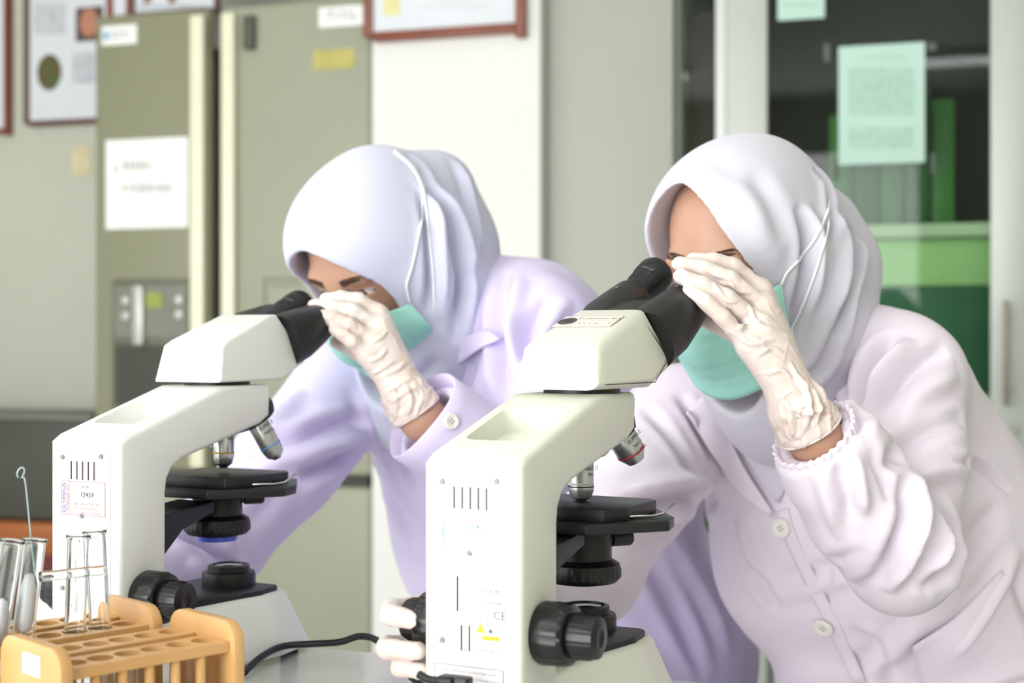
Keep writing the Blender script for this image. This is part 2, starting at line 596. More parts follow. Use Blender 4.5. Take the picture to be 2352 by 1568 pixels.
# dispenser in the left door
dp = wbox('dispenser', 256, 436, 640, 960, FO + .006, .02, M_disp, d1, .004)
wbox('control_panel', 262, 430, 655, 775, FO + .010, .006, mat('dispenser panel', (120, 124, 112), .35, var=.1, vscale=15), dp)
wbox('dispenser_bay', 266, 428, 792, 930, FO + .009, .004, mat('dispenser bay', (62, 62, 54), .5, var=.1, vscale=9), dp)
wbox('lever', 303, 326, 655, 792, FO + .024, .018, M_silver, dp, .004)
for px, py in ((290, 690), (290, 725), (412, 688), (412, 722)):
    bm_ = MB().lathe([(0, -.004), (.014, -.004), (.014, .004), (.011, .007), (0, .008)], 20, M=frame_matrix(at(px, py, (O + N * (FO + .012) + E * wall_a(px, FO + .012)).y), E, (0, 0, 1)))
    under(bm_.build('dispenser_button', M_silver, None, angle=40), dp)
wbox('status_display', 335, 372, 672, 706, FO + .013, .003, mat('olive lit display', (150, 160, 70), .4, var=.1, vscale=20), dp)
# access cover outline on the right door
for r in ((606, 690, 638, 642), (606, 610, 642, 760), (622, 690, 652, 655)):
    wbox('cover_seam', *r, FO + .002, .003, M_disp, d2)

# stickers and notices on the refrigerator
def sheet(name, px0, px1, py0, py1, off, label, cat, m, tilt=0.0, group=None):
    e = wbox(name, px0, px1, py0, py1, off, .0015, m)
    return tag(e, label, cat, group)
ps = sheet('paper_notice', 243, 432, 318, 524, FO + .0035, 'white handwritten paper notice taped to the left refrigerator door', 'notice', M_paper)
def strokes(parent, rows, off, m, seed, name='print_line', h=5):
    rnd = random.Random(seed)
    for (x0, x1, y) in rows:
        x = x0
        mb = MB(); R = Matrix.Rotation(WANG, 4, 'Z'); R.translation = Vector((O.x, O.y, 0))
        while x < x1:
            w = rnd.uniform(5, 16)
            xe = min(x + w, x1)
            a0, a1 = wall_a(x, off), wall_a(xe, off)
            z = wall_z(x, y, off); hh = h / 869 * rnd.uniform(.6, 1.1)
            mb.box(a0, a1, -off - .0006, -off + .0004, z - hh / 2, z + hh / 2, M=R)
            x = xe + rnd.uniform(3, 6)
        under(mb.build(name, m), parent)
strokes(ps, [(262, 272, 388), (282, 350, 380), (280, 395, 432)], FO + .004, mat('faint pencil writing', (190, 194, 194), .8, var=.1, vscale=60), 3, 'handwriting', 22)
st = sheet('label_sticker', 234, 314, 58, 102, FO + .0022, 'small white sticker with blue logo on the upper left refrigerator door', 'sticker', M_paper)
wbox('blue_logo', 238, 250, 72, 92, FO + .003, .001, mat('blue print', (110, 170, 205), .6, var=.1, vscale=50), st)
strokes(st, [(256, 305, 74), (256, 300, 86)], FO + .0028, M_greytext, 5)
st = sheet('label_sticker', 732, 842, 14, 60, FO + .0022, 'white paper strip label on the upper right refrigerator door', 'sticker', M_paper)
strokes(st, [(752, 815, 28), (750, 820, 40)], FO + .0028, M_greytext, 6)
sheet('tape_sticker', 719, 814, 113, 158, FO + .0022, 'rectangular mustard yellow sticker on the right refrigerator door', 'sticker', mat('mustard sticker', (190, 180, 104), .6, var=.15, vscale=25))

# ------------------------------------------------------------------ framed pictures
M_frame = mat('reddish brown wood frame', (132, 66, 42), .4, var=.25, vscale=12, stretch=(1, 1, .2))
M_frame2 = mat('dark brown wood frame', (98, 62, 50), .4, var=.25, vscale=12, stretch=(1, 1, .2))
M_mount = mat('pale poster paper', (222, 226, 234), .6, var=.03, vscale=8)
def framed(px0, px1, py0, py1, off, bar, label, mf, content=None, dep=.025):
    e = empty('picture_frame', wbase((px0 + px1) / 2, off, wall_z((px0 + px1) / 2, py1, off)))
    tag(e, label, 'framed picture')
    wbox('picture_sheet', px0 + bar * .6, px1 - bar * .6, py0 + bar * .6, py1 - bar * .6, off - .008, dep - .012, M_mount, e)
    for r in ((px0, px0 + bar, py0, py1), (px1 - bar, px1, py0, py1)):
        wbox('frame_side', *r, off, dep, mf, e, .003)
    for r in ((px0 + bar, px1 - bar, py0, py0 + bar), (px0 + bar, px1 - bar, py1 - bar, py1)):
        wbox('frame_rail', *r, off, dep, mf, e, .003)
    return e
WO = -.45      # plane of the far wall beside the refrigerator
def wdisc(name, px, py, rpx, off, m, parent, ry=1.0):
    p = O + N * off + E * wall_a(px, off)
    r = rpx / F * p.y
    o = MB().lathe([(r, -.0008), (r, .0008)], 28, M=frame_matrix((p.x, p.y, wall_z(px, py, off)), E, (0, 0, 1)) @ Matrix.Diagonal((1, ry, 1, 1))).build(name, m)
    return under(o, parent)
wl = S(wbox('wall_left_of_refrigerator', -620, 300, -900, 1500, WO, .35, M_wall, z0=0))
wl.name = 'wall_recess'
for v in wl.data.vertices:
    if v.co.z > 1: v.co.z = RH
f1 = framed(-150, 20, -120, 310, WO + .026, 13, 'brown framed picture cut off by the left edge of the photo', M_frame)
f2 = framed(53, 262, -130, 285, WO + .026, 12, 'framed poster with a round brown specimen picture beside the refrigerator', M_frame2)
wdisc('specimen_picture', 113, 166, 32, WO + .020, mat('specimen photo', (104, 78, 56), .6, rgb2=(80, 100, 50), vscale=22), f2, 1.3)
wbox('photo_square', 174, 236, 16, 94, WO + .020, .002, mat('photo ground', (92, 78, 72), .6, var=.2, vscale=15), f2)
wdisc('specimen_picture', 205, 52, 24, WO + .022, mat('pink culture dish', (196, 136, 110), .6, var=.15, vscale=20), f2, 1.35)
strokes(f2, [(80, 150, 12 + 9 * i) for i in range(8)] + [(168, 224, 124 + 8 * i) for i in range(9)], WO + .020, M_greytext, 8, 'print_line', 4)
# pictures standing on top of the refrigerator
f3 = framed(243, 302, -160, 48, FO - .15, 14, 'narrow brown framed picture standing on top of the refrigerator', M_frame)
f4 = framed(300, 498, -160, 30, FO - .12, 8, 'wide pale framed picture standing on the refrigerator above its left door', M_frame2)
for px in (338, 395): wdisc('specimen_picture', px, -4, 12, FO - .126, mat('brown cells photo', (140, 110, 86), .6, var=.2, vscale=20), f4)
strokes(f4, [(320, 470, 16)], FO - .126, M_greytext, 9)
# framed certificate hanging on the column
f5 = framed(833, 1204, -260, 84, .030, 22, 'certificate in a reddish brown wooden frame hanging on the white column', M_frame, dep=.028)
wbox('gold_emblem', 880, 918, -30, 36, .0232, .0012, mat('pale gold emblem', (226, 220, 160), .5, var=.1, vscale=15), f5, .0004)
strokes(f5, [(960, 1120, 16), (1000, 1090, 2)], .0232, mat('faint print', (214, 218, 222), .8, var=.05, vscale=30), 10)
# yellowed switch plate / note on the wall
nt_ = sheet('yellow_note', 164, 208, 336, 402, WO + .004, 'small yellowed paper note stuck on the wall below the framed poster', 'note', mat('yellowed paper', (205, 194, 152), .8, rgb2=(220, 210, 180), vscale=30))

# ------------------------------------------------------------------ dark bench with boxes left of the refrigerator
M_bench = mat('charcoal laminate', (72, 72, 66), .55, var=.15, vscale=5)
eb = empty('incubator', wbase(80, -.1)); tag(eb, 'dark charcoal metal incubator on a bench left of the refrigerator', 'incubator')
wbox('housing', -420, 208, 958, 1186, -.12, .3, M_bench, eb, .008)
wbox('top_panel', -424, 210, 948, 960, -.115, .3, mat('grey lid', (120, 120, 112), .5, var=.1, vscale=5), eb, .003)
wbox('vent_strip', -300, 190, 1040, 1046, -.118, .004, M_frdark, eb)
wb_ = empty('wooden_bench', wbase(80, -.1)); tag(wb_, 'orange brown wooden bench with dark red doors below the charcoal incubator', 'bench')
wbox('bench_top', -430, 212, 1193, 1262, -.10, .32, mat('orange brown wood', (172, 98, 44), .45, var=.3, vscale=6, stretch=(.3, 1, 4)), wb_, .004)
for x0, x1 in ((-420, -110), (-106, 208)):
    wbox('door', x0, x1, 1264, 1700, -.105, .3, mat('dark red painted wood', (104, 36, 30), .5, var=.15, vscale=8), wb_, .005, z0=.06)
wbox('plinth', -415, 205, 1650, 1700, -.13, .26, M_bench, wb_, z0=0)

# ------------------------------------------------------------------ tall grey cabinet right of the column
GO = -.06
M_gcab = mat('light grey cabinet enamel', (174, 178, 168), .5, var=.03, vscale=4)
gc = empty('metal_cabinet', wbase(1400, GO)); tag(gc, 'tall plain light grey metal cabinet between the white column and the glass cabinet', 'cabinet')
def tall(name, px0, px1, off, th, m, parent, z0=0.0, z1=2.3, bev=.003):
    return rbox(name, wall_a(px0, off), wall_a(px1, off), off - th, off, z0, z1, m, parent, bev)
tall('body', 1262, 1544, GO - .02, .40, M_gcab, gc, .06)
tall('door', 1256, 1546, GO, .018, M_gcab, gc, .08, 2.29, .004)
tall('plinth', 1264, 1548, GO - .04, .36, M_frdark, gc, 0, .06)

# ------------------------------------------------------------------ glass fronted cabinet
CO = -.12
M_cabin = mat('dark cabinet inside', (40, 42, 36), .7, rgb2=(30, 32, 28), vscale=3)
M_alu2 = mat('grey powder coated aluminium', (196, 201, 196), .4, metal=.15, var=.03, vscale=6)
M_glass = mat('cabinet glass', (225, 240, 228), .015, trans=1.0, ior=1.25)
gl = empty('glass_cabinet', wbase(1950, CO)); tag(gl, 'tall glass fronted cabinet with grey aluminium frame and green boxes inside', 'cabinet')
zt, zb = 2.35, .0
DEP = .42
a_l, a_r = wall_a(1553, CO), wall_a(2560, CO)
rbox('back_panel', a_l, a_r, CO - DEP, CO - DEP + .012, zb, zt, M_cabin, gl)
rbox('side_panel', a_l, a_l + .012, CO - DEP + .012, CO - .02, zb, zt, M_alu2, gl)
rbox('side_panel', a_r - .012, a_r, CO - DEP + .012, CO - .02, zb, zt, M_alu2, gl)
rbox('top_panel', a_l, a_r, CO - DEP, CO, zt, zt + .02, M_alu2, gl)
rbox('partition', wall_a(1700, CO) - .01, wall_a(1700, CO) + .01, CO - DEP + .012, CO - .03, zb + .02, zt, M_cabin, gl)
rbox('bottom_panel', a_l + .012, a_r - .012, CO - DEP + .012, CO - .02, .08, .10, M_cabin, gl)
tall('frame_stile', 1553, 1560, CO, .03, M_alu2, gl, zb, zt)
tall('frame_stile', 1643, 1668, CO + .004, .034, mat('pale aluminium edge', (222, 226, 224), .35, metal=.15, var=.03, vscale=6), gl, zb, zt)
tall('frame_stile', 1668, 1762, CO, .03, M_alu2, gl, zb, zt)
tall('frame_stile', 2275, 2380, CO, .03, M_alu2, gl, zb, zt)
tall('frame_stile', 2520, 2560, CO, .03, M_alu2, gl, zb, zt)
zlow = wall_z(2000, 1080, CO)
tall('frame_rail', 1762, 2275, CO, .028, M_alu2, gl, zlow - .06, zlow)
for p0, p1 in ((1560, 1643), (1762, 2275), (2380, 2520)):
    tall('glass_pane', p0 - 2, p1 + 2, CO - .012, .005, M_glass, gl, zlow if p0 == 1762 else .1, zt, 0)
tall('lower_panel', 1762, 2275, CO - .012, .012, mat('grey lower door', (128, 130, 128), .5, var=.05, vscale=4), gl, .1, zlow - .06)
tall('inner_board', 1562, 1641, CO - .10, .01, mat('dark plum board', (74, 58, 58), .6, rgb2=(58, 48, 46), vscale=5), gl, .1, wall_z(1600, 6, CO))
# door pull
hp = empty('tmp')
bpy.data.objects.remove(hp)
pp = [room(wall_a(2312, CO), CO + d, wall_z(2312, y, CO)) for d, y in ((0, 742), (.035, 742), (.035, 742))]
hz0, hz1 = wall_z(2312, 930, CO), wall_z(2312, 690, CO)
hnd = rbox('handle', wall_a(2303, CO + .04), wall_a(2318, CO + .04), CO + .028, CO + .042, hz0, hz1, M_pull, gl, .004, 3)
for z in (hz0 + .03, hz1 - .05):
    h2 = rbox('handle_post', wall_a(2306, CO + .04), wall_a(2316, CO + .04), CO, CO + .03, z, z + .014, M_frdark, hnd, .003)
lk = MB().lathe([(0, 0), (.014, 0), (.014, .008), (.010, .012), (0, .012)], 20, M=frame_matrix(room(wall_a(2326, CO), CO, wall_z(2326, 990, CO)), E, (0, 0, 1))).build('lock', M_silver, None, angle=40)
under(lk, gl)
# shelves and boxes inside
M_shelf = mat('pale green shelf', (214, 226, 196), .5, var=.04, vscale=6)
sz1 = wall_z(2100, 470, CO - .1)
z_sh = wall_z(2120, 540, CO - .06)
rbox('shelf', wall_a(1790, CO), wall_a(2290, CO), CO - DEP + .02, CO - .05, z_sh - .004, z_sh + .028, M_shelf, gl)
z_s2 = wall_z(2120, 905, CO - .06)
rbox('shelf', wall_a(1790, CO), wall_a(2290, CO), CO - DEP + .02, CO - .05, z_s2 - .02, z_s2, M_shelf, gl)
M_g1 = mat('leaf green card', (190, 230, 160), .6, var=.06, vscale=8)
M_g2 = mat('dark green binder', (44, 104, 52), .5, var=.2, vscale=9)
M_g3 = mat('teal green plastic', (30, 104, 70), .4, var=.15, vscale=9)
def cbox(name, px0, px1, zlo, zhi, off, th, m, label, cat, group=None):
    o = rbox(name, wall_a(px0, off), wall_a(px1, off), off - th, off, zlo, zhi, m, None, .004)
    return tag(o, label, cat, group)
z_b = wall_z(2120, 656, CO - .09)
cbox('plastic_tray', 1960, 2285, z_s2 + .001, z_b - .001, CO - .09, .24, M_g3, 'dark teal green plastic crate on the lower shelf of the glass cabinet', 'crate')
cbox('storage_box', 1955, 2286, z_b, z_sh - .008, CO - .09, .22, M_g1, 'wide light green box under the pale shelf in the glass cabinet', 'box')
for i, (x0, x1, hh, nth) in enumerate(((1905, 1958, .30, 'leftmost'), (1962, 2020, .34, 'second from left'), (2024, 2074, .31, 'middle'), (2080, 2135, .36, 'second from right'), (2140, 2192, .33, 'rightmost'))):
    cbox('binder', x0, x1, z_sh + .0285, z_sh + .0285 + hh, CO - .14, .2, M_g2 if i % 2 else mat('mid green binder', (70, 132, 62), .5, var=.2, vscale=9),
         '%s of the green binders standing on the pale shelf of the glass cabinet' % nth, 'binder', 'green binders in the glass cabinet')
# paper lists behind the glass
M_list = mat('mint tinted paper', (196, 228, 216), .8, var=.02, vscale=12)
pl = sheet('paper_list', 1926, 2124, 102, 376, CO - .003, 'printed table on an A4 sheet stuck to the glass cabinet door', 'notice', M_list)
M_lt = mat('mint grey print', (158, 196, 182), .8, var=.1, vscale=40)
strokes(pl, [(1985, 2080, 132)] + [(1950, 2100, 160 + 8.5 * i) for i in range(13)] + [(1950, 2100, 296 + 8.5 * i) for i in range(6)], CO - .0024, M_lt, 11, 'print_line', 4)
pl2 = sheet('paper_list', 1786, 1894, -60, 44, CO - .003, 'small mint paper slip at the top of the glass cabinet door', 'notice', M_list)
strokes(pl2, [(1800, 1880, 12)], CO - .0024, M_lt, 12)
M_tape = mat('frosted tape', (96, 104, 98), .6, var=.2, vscale=20)
for i, (x0, x1, y0, y1, w) in enumerate(((1892, 1906, 100, 142, 'left upper'), (1914, 1926, 360, 412, 'left lower'), (2130, 2150, 98, 116, 'right upper'), (2138, 2148, 352, 400, 'right lower'))):
    sheet('adhesive_tape', x0, x1, y0, y1, CO - .005, 'old frosted tape scrap on the glass at the %s corner of the printed table' % w, 'tape', M_tape)

# ================================================================== TABLE
M_marble = mat('white speckled table top', (236, 236, 234), .25, rgb2=(214, 214, 214), vscale=9, coat=.2)
TA = math.atan(-.40)
tb = empty('lab_table', (-.02, 1.02, 0), TA)
tag(tb, 'white topped laboratory table carrying the microscopes and test tube racks', 'table')
# far edge passes the point (-0.176, 1.436)
_te = Vector((math.cos(TA), math.sin(TA), 0)); _tn = Vector((-math.sin(TA), math.cos(TA), 0))
dfar = (Vector((-.176, 1.436, 0)) - Vector((-.02, 1.02, 0))).dot(_tn)
MB().box(-1.5, 1.35, dfar - .80, dfar, TABLE_Z - .03, TABLE_Z, .004).build('table_top', M_marble, tb, angle=40)
MB().box(-1.44, 1.29, dfar - .76, dfar - .74, TABLE_Z - .12, TABLE_Z - .03).build('apron', M_gcab, tb)
for x in (-1.42, 1.27):
    for y in (dfar - .74, dfar - .06):
        MB().box(x - .025, x + .025, y - .025, y + .025, 0, TABLE_Z - .03, .004).build('leg', M_gcab, tb)

# ================================================================== MICROSCOPES
M_white = mat('white enamel', (240, 241, 237), .38, var=.02, vscale=12, bump=.03, bscale=700)
M_cream = mat('cream white enamel', (226, 227, 214), .38, var=.02, vscale=12, bump=.03, bscale=700)
M_panel = mat('white plastic panel', (228, 227, 224), .45, var=.01, vscale=20)
M_slot = mat('slot shadow plastic', (74, 58, 66), .7, var=.1, vscale=50)
M_chrome = mat('satin chrome', (205, 206, 206), .22, metal=1.0, var=.05, vscale=60)
M_objsil = mat('satin silver barrel', (196, 198, 198), .35, metal=.85, var=.05, vscale=60)
M_steel = mat('steel clip', (200, 200, 198), .3, metal=1.0, var=.1, vscale=50)
M_lens = mat('dark lens glass', (30, 34, 42), .05, var=.1, vscale=20, coat=1)
M_blue = mat('blue filter glass', (90, 110, 230), .15, var=.1, vscale=20)
M_screw = mat('grey screw', (132, 134, 132), .4, metal=.4, var=.1, vscale=90)
M_label = mat('label paper', (234, 230, 234), .6, var=.01, vscale=30)
M_cream_label = mat('cream label', (243, 235, 218), .6, var=.02, vscale=30)
W = .0805; HW = W / 2

def rings_col(name, rgb): return mat(name, rgb, .4, var=.05, vscale=30)
R_YEL = rings_col('yellow ring', (236, 190, 60)); R_RED = rings_col('red ring', (206, 50, 70)); R_BLU = rings_col('blue ring', (96, 150, 220)); R_WHT = rings_col('white ring', (235, 235, 235))

def boolean_cut(o, cutter):
    md = o.modifiers.new('cut', 'BOOLEAN'); md.operation = 'DIFFERENCE'; md.solver = 'EXACT'; md.object = cutter
    dg = bpy.context.evaluated_depsgraph_get(); dg.update()
    me = bpy.data.meshes.new_from_object(o.evaluated_get(dg))
    o.modifiers.clear(); o.data = me
    bpy.data.objects.remove(cutter)

XZ = Matrix(((1, 0, 0, 0), (0, 0, -1, 0), (0, 1, 0, 0), (0, 0, 0, 1)))   # prism drawn in (s,z), extruded sideways

def backM(t, z, s=-.0032):        # frame on the back panel: x to the viewer's right, y up
    return frame_matrix((s, -t, z), (0, -1, 0), (0, 0, 1))

def microscope(loc, rz, label, body, cond_z, head_rot, head_off, head_bev, objs, newer, knob_z=.092, stage_z=.166, cond_s=.195, tilt=28, reach=1.0):
    e = empty('microscope', loc, rz)
    tag(e, label, 'microscope', 'white compound microscopes on the table')
    # --- stand: post and arm
    prof = [(0, .004), (0, .2225), (.010, .2285), (.143, .2675), (.2135, .2675), (.2165, .262), (.2145, .236), (.200, .2285), (.085, .203), (.070, .1955), (.0635, .186), (.0615, .174), (.0615, .004)]
    mb = MB(); t = bmesh.new()
    a = [t.verts.new((p[0], -HW, p[1])) for p in prof]; b2 = [t.verts.new((p[0], HW, p[1])) for p in prof]
    n = len(prof); t.faces.new(a); t.faces.new(b2[::-1])
    for i in range(n): t.faces.new((a[i], b2[i], b2[(i + 1) % n], a[(i + 1) % n]))
    bmesh.ops.recalc_face_normals(t, faces=list(t.faces))
    rim = [ed for ed in t.edges if abs(ed.verts[0].co.y - ed.verts[1].co.y) < 1e-6]
    bmesh.ops.bevel(t, geom=rim, offset=.0055, segments=3, profile=.5, affect='EDGES')
    mb._add(t, None)
    stand = mb.build('stand', body, e, angle=38)
    # carrying handle recess in the sloping arm
    sl = math.atan2(.2675 - .2285, .133)
    cm = MB()
    pl = []
    for (cx, cy, a0) in ((.028, .020, 0), (-.028, .020, 90), (-.028, -.020, 180), (.028, -.020, 270)):
        for k in range(5):
            an = math.radians(a0 + k * 22.5); pl.append((cx + .008 * math.cos(an), cy + .008 * math.sin(an)))
    cm.prism(pl, -.02, .02, M=Matrix.Translation((.072, 0, .2475)) @ Matrix.Rotation(-sl, 4, 'Y'))
    boolean_cut(stand, cm.build('cutter', body, e))
    stand.data.set_sharp_from_angle(angle=math.radians(38))
    for p in stand.data.polygons: p.use_smooth = True
    # --- base
    bot = [(.0, .046), (.062, .058), (.19, .076), (.243, .070), (.262, .050)]
    top = [(.0, .0385), (.062, .0395), (.19, .056), (.224, .051), (.234, .036)]
    sym = lambda q: [(s, -t_) for s, t_ in q] + [(s, t_) for s, t_ in reversed(q)]
    MB().prism(sym(bot), .006, .064, .005, 3, poly1=sym(top)).build('base', body, e, angle=38)
    for s, t_ in ((.03, .04), (.03, -.04), (.23, .052), (.23, -.052)):
        MB().lathe([(.009, 0), (.009, .007)], 16, M=Matrix.Translation((s, t_, 0))).build('foot', M_black, e)
    plate = [(.064, .031), (.185, .052), (.214, .049), (.220, .043)]
    MB().prism(sym(plate), .062, .0685, .0015).build('base_plate', M_black, e, angle=38)
    il = MB().lathe([(0, .0), (.0265, 0), (.0265, .010), (.0255, .0125), (.021, .0135), (.0205, .019), (.0165, .020), (.016, .017), (0, .017)], 40, M=Matrix.Translation((.200, 0, .0685))).build('illuminator', M_black, e, angle=38)
    MB().lathe([(0, 0), (.0155, 0), (.0135, .002), (0, .0028)], 32, M=Matrix.Translation((.200, 0, .0858))).build('lens', M_lens, il, True)
    # --- focus knobs on both sides
    for sgn in (1, -1):
        q_ = 1.0 if sgn == 1 else .70
        KM = Matrix.Translation((.032, -sgn * HW, knob_z)) @ Matrix.Rotation(sgn * math.pi / 2, 4, 'X') @ Matrix.Diagonal((1, 1, q_, 1))
        MB().lathe([(.0, 0), (.0215, 0), (.0232, .003), (.0232, .012), (.0232, .020), (.0215, .0245), (.0195, .0255), (0, .0255)], 60, M=KM, ribs=15, rib_d=.0012, rib_rng=(3, 4)).build('coarse_knob', M_blackgloss, e, angle=50)
        MB().lathe([(.0, .025), (.0160, .025), (.0170, .0275), (.0166, .040), (.0150, .0455), (.0075, .0465), (.0065, .0455), (0, .0455)], 72, M=KM, ribs=24, rib_d=.0009, rib_rng=(2, 3)).build('fine_knob', M_blackgloss, e, angle=50)
    # --- nosepiece and objectives
    nrm = Vector((math.sin(math.radians(21)), 0, -math.cos(math.radians(21))))
    back = Vector((-math.cos(math.radians(21)), 0, -math.sin(math.radians(21))))
    nc = Vector((.2125, 0, .2335))
    NM = frame_matrix(nc, back, nrm.cross(back))
    tur = MB().lathe([(0, -.012), (.036, -.012), (.0385, -.008), (.0385, .000), (.036, .002), (.030, .006), (.0, .008)], 90, M=NM, ribs=30, rib_d=.0012, rib_rng=(2, 3)).build('nosepiece', M_black, e, angle=45)
    for psi, kind in objs:
        rad = back * math.cos(psi) + Vector((0, -1, 0)) * math.sin(psi)
        d = (nrm * math.cos(math.radians(21)) + rad * math.sin(math.radians(21))).normalized()
        o0 = nc + rad * .0235 + nrm * .003
        L = {'4': .030, '10': .036, '40': .042, '100': .045}[kind]
        OM = frame_matrix(o0, d.orthogonal(), d.cross(d.orthogonal()))
        if kind == '4':
            pr = [(0, 0), (.0105, 0), (.0125, .004), (.0125, L - .008), (.0095, L - .003), (.008, L), (0, L)]
        elif kind == '100':
            pr = [(0, 0), (.0095, 0), (.0105, .003), (.0105, L - .013), (.0108, L - .012), (.0108, L - .008), (.0085, L - .002), (.005, L), (0, L)]
        else:
            pr = [(0, 0), (.0095, 0), (.0105, .003), (.0105, L - .010), (.0088, L - .003), (.005, L), (0, L)]
        ob = MB().lathe(pr, 36, M=OM).build('objective', M_chrome if kind == '10' else M_objsil, e, angle=35)
        rc_ = {'4': R_RED, '10': R_YEL, '40': R_BLU, '100': R_WHT}[kind]
        rr = pr[3][0] + .0003
        zz = L - (.010 if kind == '4' else .0145)
        MB().lathe([(rr, zz), (rr, zz + .0016)], 36, M=OM).build('colour_ring', rc_, ob, True)
        if kind == '100':
            MB().lathe([(rr + .0002, zz + .0026), (rr + .0002, zz + .0036)], 36, M=OM).build('black_ring', M_black, ob, True)
        tip = MB().lathe([(0, L - .001), (.0048, L - .001), (.0040, L + .0015), (0, L + .0015)], 24, M=OM).build('front_lens', M_lens, ob, True)
        # engraving on the side that faces the light
        word = {'4': ['OLYMPUS', '4x/0.10', 'on/-/FN22'], '10': ['10x'], '40': ['OLYMPUS', '40x/0.65'], '100': ['100x/1.25', 'Plan']}[kind]
        side = (Vector((-.25, -1, 0)) - d * Vector((-.25, -1, 0)).dot(d)).normalized()
        for k, wd in enumerate(word):
            dist = (.008 + .0062 * k) if kind != '100' else (.018 + .005 * k)
            org = o0 + d * dist + side * (pr[2][0] + .0004)
            x = side.cross(-d).normalized() * -1
            x = (-d).cross(side)
            text('engraving', wd, frame_matrix(org, x, -d), .0046 if k == 0 else .0036, M_darktext, ob)
    # --- stage with bracket, slide carrier and clip
    sp = [(.122, .036), (.178, .084), (.205, .078), (.260, .040)]
    stg = MB().prism(sym(sp), stage_z - .0085, stage_z, .0012).build('stage', M_black, e, angle=38)
    cp = [(.140, .043), (.162, .0545), (.225, .0545), (.235, .045)]
    MB().prism(sym(cp), stage_z, stage_z + .0105, .001).build('slide_carrier', M_black, e, angle=38)
    MB().prism([(.0605, .100), (.0605, .150), (.150, .157), (.150, .146), (.105, .135)], -.022, .022, .001, M=XZ).build('stage_bracket', M_black, e, angle=38)
    cl = MB()
    cl.tube([(.165, -.052, stage_z + .003), (.186, -.066, stage_z + .002), (.196, -.071, stage_z + .003), (.205, -.078, stage_z + .011)], .0012, 6)
    cl.build('slide_clip', M_steel, e, True)
    # --- condenser
    CM = Matrix.Translation((cond_s, 0, cond_z))
    cd = MB().lathe([(0, -.012), (.019, -.012), (.029, -.010), (.0325, -.006), (.0325, .000), (.031, .005), (.0245, .009), (.0245, .022), (.022, stage_z - .009 - cond_z), (0, stage_z - .009 - cond_z)], 96, M=CM, ribs=32, rib_d=.0010, rib_rng=(3, 4)).build('condenser', M_black, e, angle=38)
    lv = Matrix.Translation((cond_s, 0, cond_z + .024)) @ Matrix.Rotation(math.radians(-40), 4, 'Z') @ Matrix.Rotation(math.pi / 2, 4, 'Y')
    MB().lathe([(0, .015), (.005, .015), (.005, .026), (.0068, .027), (.0068, .044), (.0055, .046), (0, .046)], 24, M=lv).build('centring_screw', M_black, cd, angle=38)
    if not newer:
        MB().lathe([(0, -.0165), (.0195, -.0165), (.0200, -.012), (0, -.012)], 40, M=CM).build('blue_filter', M_blue, cd, angle=38)
    # --- head
    he = Matrix.Translation((.19, head_off, 0)) @ Matrix.Rotation(head_rot, 4, 'Z') @ Matrix.Translation((-.19, 0, 0))
    MB().lathe([(.032, .2670), (.032, .2715)], 40, M=he @ Matrix.Translation((.182, 0, 0))).build('head_mount', M_black, e, angle=38)
    hp = [(.136, .2712), (.1445, .3065), (.154, .3115), (.226, .3370), (.236, .3370), (.279, .2930), (.276, .2880), (.234, .2712)]
    def hw(z): return .0405 - (z - .2712) * .12
    t = bmesh.new()
    a = [t.verts.new((s, -hw(z), z)) for s, z in hp]; b2 = [t.verts.new((s, hw(z), z)) for s, z in hp]
    n = len(hp); t.faces.new(a); t.faces.new(b2[::-1])
    for i in range(n): t.faces.new((a[i], b2[i], b2[(i + 1) % n], a[(i + 1) % n]))
    bmesh.ops.recalc_face_normals(t, faces=list(t.faces))
    rim = [ed for ed in t.edges if (ed.verts[0].co.y > 0) == (ed.verts[1].co.y > 0)]
    bmesh.ops.bevel(t, geom=rim, offset=head_bev, segments=4, profile=.5, affect='EDGES')
    hd = MB()._add(t, he).build('head', M_cream if newer else body, e, angle=34)
    if newer:   # seam line of the head shell
        for sgn in (-1, 1):
            y = sgn * (hw(.275) + .0002)
            MB().tube([he @ Vector(v) for v in ((.150, y, .2755), (.236, y, .2755), (.272, sgn * (hw(.293) + .0002), .3005))], .0004, 5).build('seam', M_slot, hd)
    # --- binocular tubes
    al = math.radians(tilt)
    ax = Vector((math.cos(al), 0, math.sin(al))); axu = Vector((-math.sin(al), 0, math.cos(al)))
    def loft(sections, nn=28):
        """sections: (along, side offset, half width, half height, squareness)"""
        tt = bmesh.new(); rr = []
        for (l, yo, w_, h_, q) in sections:
            c = Vector((.250, yo, .3085)) + ax * (l * reach)
            ring = []
            for i in range(nn):
                an = 2 * math.pi * i / nn
                cx, sx = math.cos(an), math.sin(an)
                px_ = w_ * math.copysign(abs(cx) ** q, cx); pz_ = h_ * math.copysign(abs(sx) ** q, sx)
                ring.append(tt.verts.new(c + Vector((0, 1, 0)) * px_ + axu * pz_))
            rr.append(ring)
        for k in range(len(rr) - 1):
            for i in range(nn):
                j = (i + 1) % nn; tt.faces.new((rr[k][i], rr[k][j], rr[k + 1][j], rr[k + 1][i]))
        tt.faces.new(rr[0][::-1]); tt.faces.new(rr[-1])
        bmesh.ops.recalc_face_normals(tt, faces=list(tt.faces))
        return tt
    bi = MB()._add(loft([(.0, 0, .033, .026, .6), (.018, 0, .033, .025, .6), (.045, 0, .030, .019, .6), (.055, 0, .026, .015, .6)]), he).build('binocular_body', M_black, e, angle=35)
